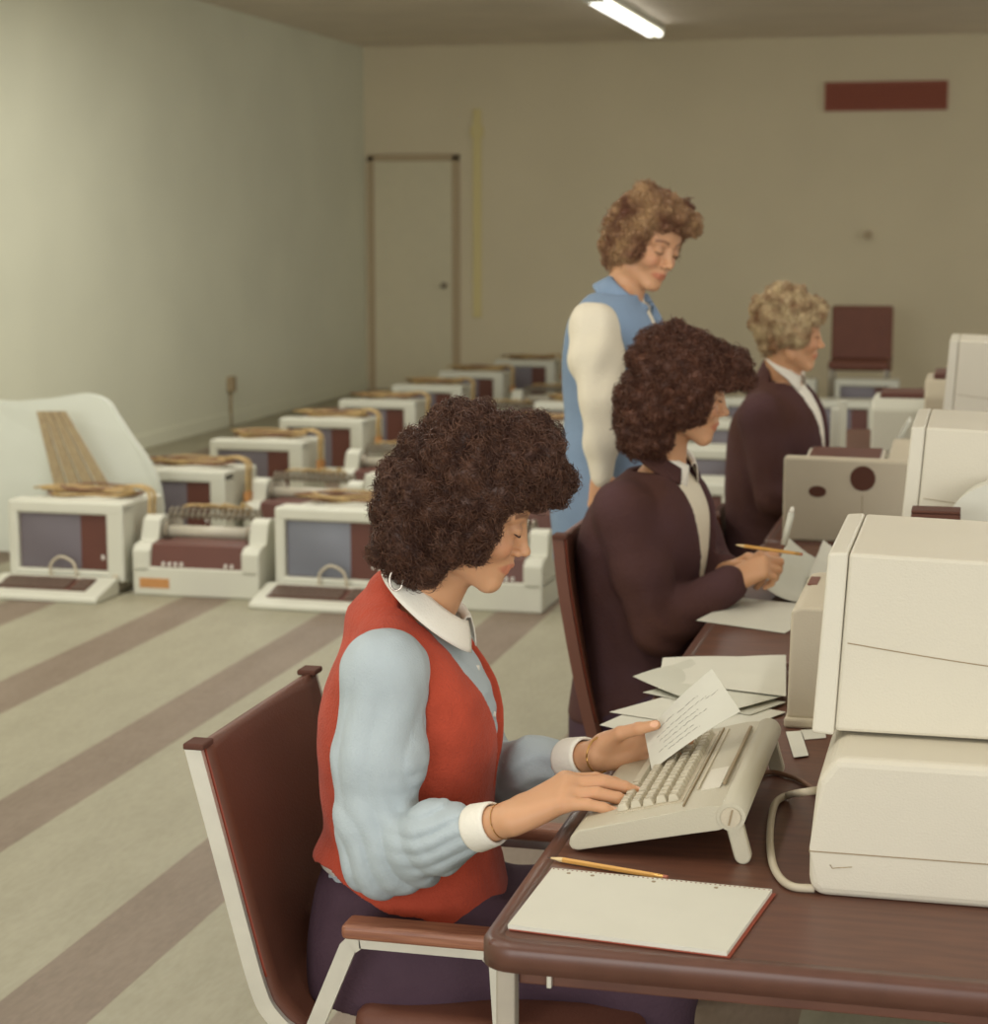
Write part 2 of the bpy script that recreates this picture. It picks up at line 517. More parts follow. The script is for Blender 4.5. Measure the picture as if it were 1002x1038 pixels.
# ------------------------------------------------------------------ floor terminals
def make_terminal(with_keyboard, blue=False):
    t = thing('display_terminal', 'x', 'computer terminal')
    # origin: front-left bottom of the bezel; width .49, faces -Y
    w = 0.485
    bm = B()
    fr = [(0, 0.035), (0, 0.41), (0.115, 0.41), (0.115, 0.035)]
    # bezel as frame around the fascia
    bx(bm, 0, w, 0, 0.12, 0.352, 0.41, 0.012); bx(bm, 0, w, 0, 0.12, 0.05, 0.10, 0.012)
    bx(bm, 0, 0.042, 0.001, 0.12, 0.06, 0.40, 0.010); bx(bm, w - 0.072, w, 0.001, 0.12, 0.06, 0.40, 0.010)
    bx(bm, 0.02, w - 0.03, 0.06, 0.12, 0.07, 0.39)
    obj('bezel', bm, M['cream'], t)
    obj('housing', prism(B(), [(0.118, 0.02), (0.118, 0.402), (0.50, 0.385), (0.50, 0.02)], 'x', 0.03, w - 0.03, 0.012), M['cream'], t)
    obj('base', bx(B(), 0.04, w - 0.04, 0.02, 0.46, 0.0, 0.055, 0.008), M['beige_dark'], t)
    obj('fascia', bx(B(), 0.038, w - 0.068, 0.022, 0.065, 0.095, 0.357, 0.012), M['panel'], t)
    # bulged CRT
    bm = B()
    n = 12
    x0, x1, z0, z1 = 0.046, 0.30, 0.104, 0.348
    g = [[bm.verts.new((x0 + (x1 - x0) * i / n, 0.021 - 0.012 * (1 - (2 * i / n - 1) ** 2) * (1 - (2 * j / n - 1) ** 2), z0 + (z1 - z0) * j / n)) for j in range(n + 1)] for i in range(n + 1)]
    for i in range(n):
        for j in range(n): bm.faces.new((g[i][j], g[i + 1][j], g[i + 1][j + 1], g[i][j + 1]))
    obj('screen', bm, M['screen_blue'] if blue else M['screen'], t, True)
    obj('power_knob', cyl(B(), (w - 0.035, -0.008, 0.078), (w - 0.035, 0.004, 0.078), 0.011), M['beige_dark'], t)
    for z in (0.15,):
        obj('indicator', bx(B(), w - 0.10, w - 0.09, 0.018, 0.024, z, z + 0.02, 0.001), M['knob'], t)
    if with_keyboard:
        k = obj('keyboard', prism(B(), [(-0.24, 0.0), (-0.24, 0.022), (-0.225, 0.032), (-0.04, 0.078), (-0.012, 0.078), (-0.012, 0.0)], 'x', -0.02, w - 0.015, 0.008), M['cream'], t)
        sl = math.atan2(0.046, 0.185)
        mt = Matrix.Translation((0, -0.225, 0.034)) @ Matrix.Rotation(sl, 4, 'X')
        obj('key_well', bx(B(), 0.03, 0.40, 0.045, 0.165, -0.004, 0.0015, mtx=mt), M['panel'], k)
        for r_ in range(4):
            for c_ in range(18):
                x = 0.036 + c_ * 0.02 + (r_ % 2) * 0.004
                if c_ == 14: continue
                obj('keycap', bx(B(), x, x + 0.017, 0.052 + r_ * 0.028, 0.052 + r_ * 0.028 + 0.023, 0.0, 0.009, mtx=mt), M['key_dark'], k)
        # looped keyboard cord standing up in front of the bezel
        pts = cr([(0.19, -0.03, 0.078), (0.195, -0.035, 0.13), (0.235, -0.035, 0.165), (0.285, -0.03, 0.14), (0.30, -0.03, 0.078)], 8)
        obj('keyboard_cord', tube(B(), pts, 0.006), M['cable_white'], k, True)
    return t


def coil(kind, w=0.42, dpt=0.30):
    """coil of cable lying on top, ends hanging over the right side"""
    r = random.Random(kind * 13 + 5)
    t = thing('cable_coil', 'x', 'cable')
    bm = B(); bm2 = B()
    for j in range(7):
        cx, cy = 0.02 * r.uniform(-1, 1), 0.02 * r.uniform(-1, 1)
        a, b = w * 0.5 * r.uniform(.55, 1), dpt * 0.5 * r.uniform(.5, 1)
        pts = []
        ph = r.uniform(0, 6)
        for k in range(40):
            th = 2 * pi * k / 39 + ph
            pts.append((cx + a * cos(th) * (1 + .08 * sin(3 * th + j)), cy + b * sin(th) * (1 + .1 * sin(2 * th + j)), 0.008 + j * 0.0045 + 0.004 * sin(4 * th + j)))
        tube(bm if ((j + kind) % 3 and not (kind and j % 2)) else bm2, pts, 0.0055, 6)
    o1 = obj('cable_loops', bm, M['cable'], t, True)
    obj('dark_loops', bm2, M['cable_dark'], t, True)
    for s in (0, 1):
        x = w * 0.5
        y = -0.02 + 0.05 * s
        pts = cr([(x * .6, y, 0.035), (x * 0.95, y, 0.045), (x + 0.022 + .02, y, 0.02), (x + 0.022 + .022, y, -0.05), (x + 0.022 + .024, y, -0.12)], 6)
        c = obj('hanging_end', tube(B(), pts, 0.0075, 8), M['cable'], t, True)
        e = pts[-1]
        obj('connector', bx(B(), e[0] - 0.012, e[0] + 0.012, e[1] - 0.014, e[1] + 0.014, e[2] - 0.05, e[2], 0.003), M['orange'], c)
    return t


def make_printer():
    t = thing('desk_printer', 'x', 'printer')
    w = 0.53
    bm = B()
    prism(bm, [(0, 0), (0, 0.13), (0.40, 0.13), (0.40, 0)], 'x', 0, w, 0.010)
    prism(bm, [(0, 0.10), (0, 0.20), (0.03, 0.225), (0.10, 0.225), (0.12, 0.32), (0.16, 0.335), (0.38, 0.30), (0.38, 0.1)], 'x', 0, 0.075, 0.008)
    prism(bm, [(0, 0.10), (0, 0.20), (0.03, 0.225), (0.10, 0.225), (0.12, 0.32), (0.16, 0.335), (0.38, 0.30), (0.38, 0.1)], 'x', w - 0.075, w, 0.008)
    obj('case', bm, M['cream'], t)
    obj('control_panel', prism(B(), [(0.005, 0.125), (0.03, 0.225), (0.10, 0.235), (0.10, 0.12)], 'x', 0.072, w - 0.072, 0.003), M['panel'], t)
    for i, x in enumerate((0.125, 0.15, 0.175, 0.20, 0.385, 0.41)):
        obj('button', bx(B(), x, x + 0.010, 0.0, 0.014, 0.134, 0.150, 0.002), M['knob'], t)
    obj('warning_label', bx(B(), 0.03, 0.155, -0.002, 0.001, 0.035, 0.078), M['orange'], t)
    obj('platen_roller', cyl(B(), (0.09, 0.165, 0.262), (w - 0.09, 0.165, 0.262), 0.028, seg=24), M['roller'], t, True)
    obj('interior', bx(B(), 0.075, w - 0.075, 0.10, 0.37, 0.12, 0.215), M['dark'], t)
    for s, x in ((0, 0.09), (1, w - 0.09)):
        bm = B()
        cyl(bm, (x - 0.008, 0.165, 0.262), (x + 0.008, 0.165, 0.262), 0.042, seg=14)
        obj('gear', bm, M['metal'], t)
    bm = B()
    cyl(bm, (0.07, 0.24, 0.325), (w - 0.07, 0.24, 0.325), 0.010, seg=10)
    for i in range(16):
        x = 0.08 + i * (w - 0.16) / 15
        tube(bm, [(x, 0.24 + 0.032 * cos(a), 0.325 + 0.032 * sin(a)) for a in np.linspace(-0.3, 3.6, 9)], 0.005, 5)
    obj('tractor_feed', bm, M['metal'], t, False)
    bm = B()
    for i in range(4):
        pts = cr([(0.1 + 0.1 * i, 0.30, 0.30), (0.13 + 0.08 * i, 0.26, 0.362 + .005 * i), (0.25 + 0.05 * i, 0.28, 0.358), (0.40, 0.30, 0.31 + .01 * i)], 6)
        tube(bm, pts, 0.006, 6)
    obj('loose_wires', bm, M['cable'], t, True)
    return t


T_GROUP = 'display terminals standing in rows on the floor'
P_GROUP = 'desk printers standing between the floor terminals'
C_GROUP = 'cable coils lying on the floor terminals'
protoK = make_terminal(True)
protoN = make_terminal(False)
protoKb = make_terminal(True, True)
coils = [coil(k) for k in range(3)]
usedT = set()


def use(proto):
    if id(proto) not in usedT:
        usedT.add(id(proto))
        return proto
    return copy_tree(proto)


wallrow = [
    (-4.06, 7.66, protoK, 'cream display terminal with keyboard, first and leftmost of the floor row'),
    (-4.04, 8.78, protoN, 'second cream terminal along the wall, just behind the first printer'),
    (-4.12, 10.1, protoN, 'third terminal back along the left wall, below the wall outlet'),
    (-4.17, 11.35, protoN, 'fourth terminal back along the left wall, mostly behind the third'),
    (-4.22, 12.65, protoN, 'fifth terminal back along the left wall, left of brown curly hair'),
    (-4.24, 13.95, protoN, 'sixth terminal back along the left wall, in front of the door'),
    (-4.27, 15.35, protoN, 'seventh terminal back along the left wall, right of the door foot'),
    (-4.15, 16.75, protoN, 'farthest terminal of the wall row, close to the back wall'),
]
for i, (x, y, pr, lab) in enumerate(wallrow):
    o = use(pr)
    o.location = (x, y, 0)
    o.rotation_euler = (0, 0, R(random.uniform(-1.5, 1.5)))
    o.scale = (1.11, 1, 0.955)
    tag(o, lab, 'computer terminal', T_GROUP)
    c = use(coils[i % 3])
    c.location = (x + 0.268, y + 0.26, 0.385)
    c.scale = (1.13, 1, 1)
    c.rotation_euler = (R(-2.5), 0, 0)
    tag(c, 'tan and brown cable coil lying on the ' + ['first', 'second', 'third', 'fourth', 'fifth', 'sixth', 'seventh', 'farthest'][i] + ' terminal of the wall row', 'cable', C_GROUP)
midrow = [
    (-2.865, 7.72, protoKb, 'cream terminal with bluish screen and keyboard, directly left of red-vested woman'),
    (-2.83, 8.85, protoN, 'cream terminal behind the blue-screened one, second back in the middle row'),
    (-2.86, 10.1, protoN, 'third terminal back in the middle row, behind the curly brown hair'),
    (-2.88, 11.4, protoN, 'fourth terminal back in middle row, seen above the seated woman\'s curls'),
    (-2.90, 12.8, protoN, 'fifth terminal back in middle row, left of the standing woman'),
    (-2.90, 14.2, protoN, 'sixth terminal back in middle row, beside the standing woman'),
    (-2.90, 15.6, protoN, 'last terminal back in middle row, near the back wall'),
]
names = ['first', 'second', 'third', 'fourth', 'fifth', 'sixth', 'last']
for i, (x, y, pr, lab) in enumerate(midrow):
    o = use(pr)
    o.location = (x, y, 0)
    o.rotation_euler = (0, 0, R(random.uniform(-2, 2)))
    o.scale = (1.11, 1, 0.955)
    tag(o, lab, 'computer terminal', T_GROUP)
    c = copy_tree(coils[(i + 1) % 3])
    c.location = (x + 0.268, y + 0.26, 0.385)
    c.scale = (1.13, 1, 1)
    c.rotation_euler = (R(-2.5), 0, 0)
    tag(c, 'cable coil lying on the ' + names[i] + ' terminal of the middle row', 'cable', C_GROUP)
pp = make_printer()
prs = [
    (-3.485, 7.66, 'cream open-topped printer with orange label, between the two front terminals'),
    (-3.48, 8.95, 'second open-topped printer back, between the second terminals of the rows'),
    (-3.42, 10.25, 'third printer back, right of the third wall-row terminal'),
    (-3.44, 11.6, 'fourth printer back between the wall row and the middle row'),
    (-3.46, 13.0, 'fifth printer back between the wall row and the middle row'),
    (-3.46, 14.4, 'farthest printer back between the wall row and the middle row'),
    (-2.27, 7.66, 'open-topped printer just right of the red-vested woman\'s face'),
    (-2.25, 8.9, 'second printer back, right of the middle terminal row'),
    (-2.27, 10.2, 'third printer back, right of the middle terminal row'),
    (-2.27, 11.6, 'fourth printer back, right of the middle terminal row'),
]
for i, (x, y, lab) in enumerate(prs):
    o = pp if i == 0 else copy_tree(pp)
    o.scale = (1.08, 1, 0.97)
    o.location = (x, y, 0)
    tag(o, lab, 'printer', P_GROUP)
# rows seen between the two dark-jacketed women and beyond
more = [(-1.55, 8.9, 'cream terminal glimpsed low between the two dark-jacketed women'),
        (-1.6, 10.3, 'cream terminal second back between the two dark-jacketed women'),
        (-1.68, 11.8, 'cream terminal third back between the two dark-jacketed women'),
        (-1.72, 13.4, 'cream terminal fourth back between the two dark-jacketed women'),
        (-1.72, 15.2, 'cream terminal farthest back between the two dark-jacketed women'),
        (-1.15, 13.4, 'cream terminal just right of the blonde seated woman\'s face'),
        (-1.1, 15.3, 'cream terminal with dark screen behind the blonde woman\'s chin'),
        ]
for i, (x, y, lab) in enumerate(more):
    o = copy_tree(protoN)
    o.location = (x, y, 0)
    o.scale = (1.0, 1, 0.955)
    tag(o, lab, 'computer terminal', T_GROUP)

# dark stacking chair at the far end
ch = thing('side_chair', 'dark brown chair with square back standing against the back wall', 'chair', (-0.98, 16.6, 0))
obj('backrest', bx(B(), -0.25, 0.25, 0.0, 0.05, 0.36, 0.90, 0.02), M['dark'], ch)
obj('seat', bx(B(), -0.24, 0.24, -0.45, 0.03, 0.40, 0.47, 0.02), M['dark'], ch)
for sx in (-1, 1):
    for sy in (-0.42, 0.02):
        obj('leg', bx(B(), sx * 0.22 - 0.012, sx * 0.22 + 0.012, sy - 0.012, sy + 0.012, 0, 0.42), M['metal'], ch)

# white moulded shell with slatted strips behind the first terminal
sh = thing('moulded_shell', 'big white curved shell with tan slats leaning behind leftmost terminal', 'shell panel', (-4.2, 8.6, 0))
Ys = 8.45
out = [ay(px, py, Ys) for px, py in [(-40, 500), (-40, 415), (5, 409), (40, 406), (75, 401), (98, 408), (112, 425), (128, 446), (147, 470), (160, 500)]]
poly = [(p[0] + 4.2, p[2]) for p in out]
poly = [(poly[0][0], 0.02)] + poly + [(poly[-1][0] + 0.03, 0.02)]
prof = cr([(p[0], 0, p[1]) for p in poly], 4)
bm = B()
ring0 = [bm.verts.new((p[0], -0.15 + 0.10 * ((p[2]) / 0.75) ** 2, p[2])) for p in prof]
ring1 = [bm.verts.new((p[0], -0.13 + 0.10 * ((p[2]) / 0.75) ** 2 + 0.02, p[2])) for p in prof]
n = len(prof)
for i in range(n - 1):
    bm.faces.new((ring0[i], ring0[i + 1], ring1[i + 1], ring1[i]))
bm.faces.new((ring0[-1], ring0[0], ring1[0], ring1[-1]))
bm.faces.new(ring0); bm.faces.new(ring1[::-1])
obj('shell', bm, M['shell'], sh)
for k in range(4):
    a = ay(40 + k * 7.5, 417, Ys - 0.12); b_ = ay(62 + k * 15, 497, Ys - 0.12)
    bm = B()
    w0, w1 = 0.016, 0.030
    pa, pb = Vector(a) - Vector((-4.2, 8.6, 0)), Vector(b_) - Vector((-4.2, 8.6, 0))
    vs = [bm.verts.new(v) for v in (pa + Vector((-w0, 0, 0)), pa + Vector((w0, 0, 0)), pb + Vector((w1, 0, 0)), pb + Vector((-w1, 0, 0)))]
    f = bm.faces.new(vs)
    r = bmesh.ops.extrude_face_region(bm, geom=[f])
    for v in r['geom']:
        if isinstance(v, bmesh.types.BMVert): v.co.y += 0.012
    obj('slat', bm, M['slat'], sh)

# ------------------------------------------------------------------ desks
TZ = 0.70


def make_desk(x0, x1, y0, y1, label):
    t = thing('work_desk', label, 'desk', (x0, y0, 0), group=None)
    w, d_ = x1 - x0, y1 - y0
    obj('desk_top', bx(B(), 0.012, w - 0.012, 0.012, d_ - 0.012, TZ - 0.028, TZ, 0.004), M['desk'], t)
    # padded edge all round
    bm = B()
    r = 0.045
    pts = []
    for cx, cy, a0 in ((r, r, pi), (w - r, r, 1.5 * pi), (w - r, d_ - r, 0), (r, d_ - r, 0.5 * pi)):
        for k in range(7):
            a = a0 + k * pi / 12
            pts.append((cx + r * cos(a), cy + r * sin(a)))
    prof = [(0.0, -0.034), (0.0, -0.006), (-0.004, -0.001), (-0.012, 0.001), (-0.026, 0.0005), (-0.026, -0.034)]
    rings = []
    n = len(pts)
    for i, p in enumerate(pts):
        a = Vector(pts[i - 1]); c = Vector(pts[(i + 1) % n])
        tt = (c - a).normalized()
        nn = Vector((tt.y, -tt.x))
        rings.append([bm.verts.new((p[0] + nn.x * q[0], p[1] + nn.y * q[0], TZ + q[1])) for q in prof])
    for i in range(n):
        for k in range(len(prof)):
            bm.faces.new((rings[i][k], rings[(i + 1) % n][k], rings[(i + 1) % n][(k + 1) % len(prof)], rings[i][(k + 1) % len(prof)]))
    obj('edge_band', bm, M['desk_edge'], t, True)
    bm = B()
    bx(bm, 0.047, w - 0.05, 0.03, 0.05, TZ - 0.058, TZ - 0.028, 0.002)
    bx(bm, 0.05, w - 0.05, d_ - 0.05, d_ - 0.03, TZ - 0.058, TZ - 0.028, 0.002)
    bx(bm, 0.05, 0.07, 0.0501, d_ - 0.0501, TZ - 0.058, TZ - 0.028, 0.002)
    bx(bm, w - 0.07, w - 0.05, 0.0501, d_ - 0.0501, TZ - 0.058, TZ - 0.028, 0.002)
    obj('apron', bm, M['desk'], t)
    obj('modesty_panel', bx(B(), w - 0.10, w - 0.08, 0.06, d_ - 0.06, 0.25, TZ - 0.05), M['desk'], t)
    for lx in (0.022, w - 0.05):
        for ly in (0.012, d_ - 0.04):
            l = obj('leg', bx(B(), lx, lx + 0.024, ly, ly + 0.024, 0.0, TZ - 0.034, 0.003), M['leg_steel'], t)
            obj('foot_glide', cyl(B(), (lx + 0.012, ly + 0.012, 0.0), (lx + 0.012, ly + 0.012, 0.012), 0.016), M['dark'], l)
    return t


dk = make_desk(-0.572, 0.45, 2.215, 3.82, 'dark walnut desk in the foreground carrying the notepad and tilted keyboard')
obj('apron_clip', bx(B(), 0.083, 0.089, 0.022, 0.031, TZ - 0.058, TZ - 0.034, 0.001), M['chrome'], dk)
make_desk(-0.572, 0.45, 3.84, 5.36, 'dark walnut desk where the dark-jacketed curly-haired woman writes')
make_desk(-0.572, 0.45, 5.38, 6.95, 'dark walnut desk in front of the blonde woman, carrying the perforated beige unit')
make_desk(-0.572, 0.45, 6.97, 8.5, 'dark walnut desk farthest back in the row of desks')

# ------------------------------------------------------------------ stacked display unit by the camera
YU = 2.484
g = thing('terminal_base_unit', 'big beige base unit at right foreground carrying the nearest display', 'computer', (-0.196, YU, TZ))
bm = prism(B(), [(0.0, 0.012), (0.012, 0.0), (0.52, 0.0), (0.52, 0.186), (0.03, 0.186), (0.008, 0.155), (0.0, 0.065)], 'y', 0, 0.40, 0.012, 3)
obj('case', bm, M['beige'], g, False)
obj('seam', bx(B(), -0.0008, 0.50, -0.0008, 0.02, 0.0592, 0.0608), M['seam'], g)
# tick-shaped mould mark
obj('mould_mark', tube(B(), [(0.027, -0.001, 0.044), (0.030, -0.001, 0.0395), (0.036, -0.001, 0.0405), (0.055, -0.001, 0.0432)], 0.0006, 5), M['slat'], g)
YM = 2.60
g = thing('desk_display', 'big beige display housing standing on the nearest base unit at right', 'computer display', (-0.19, YM, TZ + 0.1865))
H1 = 0.245
bm = prism(B(), [(-0.016, 0.0), (0.0, H1), (0.0265, H1 + 0.002), (0.0135, -0.002)], 'y', 0.0, 0.37, 0.004, 2)
obj('front_bezel', bm, M['beige_front'], g)
bm = prism(B(), [(0.0142, 0.004), (0.0275, H1 + 0.001), (0.52, H1 - 0.012), (0.52, 0.004)], 'y', 0.001, 0.369, 0.005, 2)
obj('housing', bm, M['beige'], g)
pts = [(0.0285 + 0.47 * t, 0.0006, 0.125 - 0.036 * t - 0.008 * sin(pi * t)) for t in np.linspace(0, 1, 14)]
obj('housing_seam', tube(B(), pts, 0.0008, 5), M['seam'], g)
obj('screen', bx(B(), -0.0125, 0.01, 0.05, 0.32, 0.05, 0.20, mtx=Matrix.Rotation(R(3), 4, 'Y')), M['screen'], g)
obj('swivel_foot', bx(B(), 0.06, 0.45, 0.04, 0.33, -0.001, 0.008, 0.002), M['beige_dark'], g)

# tan module beyond the keyboard
g = thing('tan_module', 'upright tan plastic module with a flanged foot, left of nearest display', 'computer', (-0.309, 3.35, TZ))
obj('case', prism(B(), [(0.0, 0.015), (0.004, 0.205), (0.02, 0.212), (0.42, 0.212), (0.42, 0.015)], 'y', 0, 0.36, 0.006, 3), M['beige_dark'], g)
obj('foot_flange', bx(B(), -0.004, 0.43, -0.008, 0.37, 0, 0.018, 0.005), M['beige_dark'], g)
obj('top_slot', bx(B(), 0.012, 0.03, 0.22, 0.30, 0.2105, 0.2135, 0.001), M['dark'], g)
# curved white paper rising behind
g = thing('continuous_paper', 'rounded white sheet of paper rising behind the nearest display', 'paper', (0.0, 3.95, 0.0))
bm = B()
P_ = [ay(px, py, 3.9) for px, py in [(955, 533), (962, 520), (972, 507), (986, 497), (1003, 491), (1022, 491), (1040, 500), (1052, 520)]]
P_ = cr(P_, 4)
a_ = [bm.verts.new((p[0], -0.05 - 0.01 * i / len(P_), p[2])) for i, p in enumerate(P_)]
b_ = [bm.verts.new((p[0] + 0.01, 0.02, p[2] + 0.004)) for i, p in enumerate(P_)]
lo = [bm.verts.new((P_[0][0] - 0.005, -0.05, TZ + 0.001)), bm.verts.new((P_[0][0] + 0.005, 0.02, TZ + 0.001))]
hi = [bm.verts.new((P_[-1][0] + 0.005, -0.06, TZ + 0.001)), bm.verts.new((P_[-1][0] + 0.015, 0.02, TZ + 0.001))]
for i in range(len(P_) - 1): bm.faces.new((a_[i], a_[i + 1], b_[i + 1], b_[i]))
bm.faces.new((lo[0], a_[0], b_[0], lo[1])); bm.faces.new((a_[-1], hi[0], hi[1], b_[-1]))
bm.faces.new([lo[0]] + a_ + [hi[0]])
bm.faces.new([lo[1]] + b_ + [hi[1]])
obj('sheet', bm, M['paper'], g)

# second and third display stacks down the row


def stack(x, y, h_base, hd, wY, lab1, lab2, slot=False):
    u = thing('terminal_base_unit', lab1, 'computer', (x - 0.03, y, TZ))
    obj('case', prism(B(), [(0.0, 0.012), (0.012, 0.0), (0.5, 0.0), (0.5, h_base), (0.03, h_base), (0.008, h_base - 0.03)], 'y', 0, wY, 0.01, 2), M['beige'], u)
    obj('seam', bx(B(), -0.0008, 0.48, -0.0008, 0.02, 0.0592, 0.0612), M['seam'], u)
    v = thing('desk_display', lab2, 'computer display', (x, y + 0.02, TZ + h_base + 0.001))
    obj('front_bezel', prism(B(), [(-0.02, 0.0), (0.0, hd), (0.028, hd + 0.002), (0.010, -0.001)], 'y', 0, wY - 0.03, 0.004, 2), M['beige_front'], v)
    obj('housing', prism(B(), [(0.011, 0.003), (0.029, hd + 0.001), (0.5, hd - 0.015), (0.5, 0.003)], 'y', 0.001, wY - 0.031, 0.005, 2), M['beige'], v)
    pts = [(0.028 + 0.45 * t, 0.0006, 0.125 - 0.03 * t - 0.008 * sin(pi * t)) for t in np.linspace(0, 1, 10)]
    obj('housing_seam', tube(B(), pts, 0.0008, 5), M['seam'], v)
    obj('screen', bx(B(), -0.014, 0.008, 0.05, wY - 0.08, 0.05, hd - 0.05, mtx=Matrix.Rotation(R(3.5), 4, 'Y')), M['screen'], v)
    return v


v2 = stack(-0.135, 4.0, 0.190, 0.268, 0.44, 'beige base unit under the second display down the desk row', 'beige display housing second down the desk row, behind the white paper')
v3 = stack(-0.105, 6.42, 0.20, 0.295, 0.44, 'beige base unit under the third display down the desk row', 'beige display housing third down the desk row, near the back wall')
# dark slot case lying by paper
g = thing('dark_case', 'small dark flat case lying in front of the second display', 'case', (0, 0, 0))
pc = ay(949, 530, 3.77)
g.location = (pc[0], 3.77, TZ)
pc = ay(949, 516, 3.77)
obj('body', bx(B(), -0.045, 0.045, -0.04, 0.03, 0, pc[2] - 0.004 - TZ, 0.004), M['hole'], g)
obj('lid', bx(B(), -0.045, 0.045, -0.04, 0.03, pc[2] - 0.0036 - TZ, pc[2] + 0.0015 - TZ, 0.002), M['hole'], g)

# perforated beige unit facing the camera on the third desk
bL = az(793, 548, TZ)
g = thing('perforated_unit', 'beige box with a round and an oval dark hole in its side', 'computer', (bL[0], bL[1], TZ))
wd = ay(930, 548, bL[1])[0] - bL[0]
hz = ay(793, 463, bL[1])[2] - TZ
obj('case', prism(B(), [(0, 0), (-0.0, hz), (wd + 0.06, hz - 0.006), (wd + 0.06, 0)], 'y', 0.0, 0.06, 0.008, 3), M['beige_dark'], g)


def on(px, py):
    q = ay(px, py, bL[1]); return (q[0] - bL[0], q[2] - TZ)


hx, hzz = on(875, 485)
obj('round_hole', cyl(B(), (hx, -0.003, hzz), (hx, 0.004, hzz), 0.034, seg=30), M['hole'], g)
hx, hzz = on(829, 498)
bm = B()
prism(bm, [(hx + 0.024 * cos(a), hzz + 0.015 * sin(a)) for a in np.linspace(0, 2 * pi, 25)[:-1]], 'y', -0.003, 0.004)
obj('oval_hole', bm, M['hole'], g)
hx, hzz = on(874, 520)
obj('panel_seam', bx(B(), hx - 0.001, hx + 0.001, -0.001, 0.004, 0.01, hz - 0.10), M['seam'], g)

# sloped dark-topped keyboard behind it, with an open beige lid unit
kx = ay(816, 463, 5.72)
g = thing('sloped_keyboard', 'beige unit with dark sloping top behind the perforated box', 'keyboard', (kx[0] + 0.012, bL[1] + 0.075, TZ))
obj('case', prism(B(), [(0, 0), (0, 0.205), (0.27, 0.222), (0.275, 0.0)], 'x', 0, 0.22, 0.008), M['beige'], g)
sl = math.atan2(0.017, 0.27)
obj('dark_top', bx(B(), 0.012, 0.21, 0.012, 0.255, 0.0, 0.006, 0.002, mtx=Matrix.Translation((0, 0.0, 0.205)) @ Matrix.Rotation(sl, 4, 'X')), M['panel'], g)
g = thing('slanted_unit', 'beige slanted unit with dark window, right of the dark sloping top', 'computer', (kx[0] + 0.242, bL[1] + 0.075, TZ))
obj('case', prism(B(), [(0, 0), (0, 0.205), (0.44, 0.236), (0.445, 0.0)], 'x', 0, 0.28, 0.008), M['beige_dark'], g)
sl = math.atan2(0.031, 0.44)
mt = Matrix.Translation((0, 0.0, 0.205)) @ Matrix.Rotation(sl, 4, 'X')
w_ = obj('window_frame', bx(B(), 0.09, 0.25, 0.02, 0.19, -0.001, 0.008, 0.003, mtx=mt), M['cream'], g)
obj('dark_window', bx(B(), 0.11, 0.25, 0.03, 0.175, 0.005, 0.010, 0.002, mtx=mt), M['hole'], w_)
# floor-standing / desk equipment farther back
for i, (px, py, Y, w0, d0, h0, lab) in enumerate([
        (884, 404, 7.62, 0.26, 0.30, None, 'cream low unit with dark top far back on the desks'),
        (938, 385, 7.2, 0.30, 0.34, None, 'tan unit far back, left of the third display'),
        (905, 432, 7.0, 0.0, 0, None, '')]):
    if not lab: continue
    p = ay(px, py, Y)
    g = thing('desk_unit', lab, 'computer', (p[0], Y, TZ))
    h0 = p[2] - TZ
    obj('case', prism(B(), [(0, 0), (0.0, h0 * 0.8), (0.03, h0), (d0, h0), (d0, 0)], 'x', 0, w0, 0.01), M['beige_dark' if i else 'cream'], g)
    obj('dark_cover', bx(B(), 0.03, w0 - 0.02, 0.04, d0 - 0.02, h0 - 0.002, h0 + 0.02, 0.004), M['panel'], g)
# white open binder / slanted strip
p = ay(893, 452, 6.35)
g = thing('propped_folder', 'white folder propped open behind the perforated box', 'folder', (p[0] - 0.05, 6.06, TZ + 0.008))
bm = B()
bx(bm, 0.0, 0.012, 0.0, 0.15, 0.0, 0.30, 0.002, mtx=Matrix.Rotation(R(28), 4, 'Y'))
obj('cover', bm, M['cream'], g)
bm = B()
bx(bm, 0.02, 0.03, 0.01, 0.14, 0.0, 0.27, 0.002, mtx=Matrix.Rotation(R(36), 4, 'Y'))
obj('back_cover', bm, M['hole'], g)
p = ay(865, 422, 6.6)
for k, (px, py, hh) in enumerate([(846, 410, 0), (853, 402, 0)]):
    q = ay(px, py, 6.75 + k * 0.1)
    g = thing('upright_panel', ['narrow cream upright panel right of the blonde woman\'s jacket', 'second narrow cream panel just behind the first upright one'][k], 'panel', (q[0], 6.6 + k * 0.1, TZ))
    obj('board', bx(B(), 0, 0.03, 0, 0.02, 0.0, q[2] - TZ, 0.004), M['cream'], g)
    obj('foot', bx(B(), -0.02, 0.05, -0.02, 0.04, 0.0, 0.012, 0.002), M['cream'], g)

# ------------------------------------------------------------------ tilted keyboard
KA = math.atan2(0.047, 0.218)
K = thing('tilted_keyboard', 'large beige keyboard propped up on its rear feet under the woman\'s hand', 'keyboard', (-0.532, 2.585, TZ + 0.001))
KL = 0.475
KM = Matrix.Rotation(-KA, 4, 'Y')      # local u up the slope
LU = 0.236
bm = prism(B(), [(0.0, 0.010), (0.004, 0.020), (0.016, 0.028), (0.20, 0.0365), (LU, 0.034), (LU + 0.002, 0.006), (0.21, 0.002), (0.012, 0.0), (0.003, 0.003)], 'y', 0, KL, 0.0025, 2, mtx=KM)
obj('case', bm, M['kb'], K)
rl = cyl(B(), KM @ Vector((LU - 0.005, -0.002, 0.018)), KM @ Vector((LU - 0.005, KL + 0.002, 0.018)), 0.0195, seg=40)
rl = obj('hinge_roll', rl, M['kb'], K)
for p in rl.data.polygons: p.use_smooth = len(p.vertices) == 4
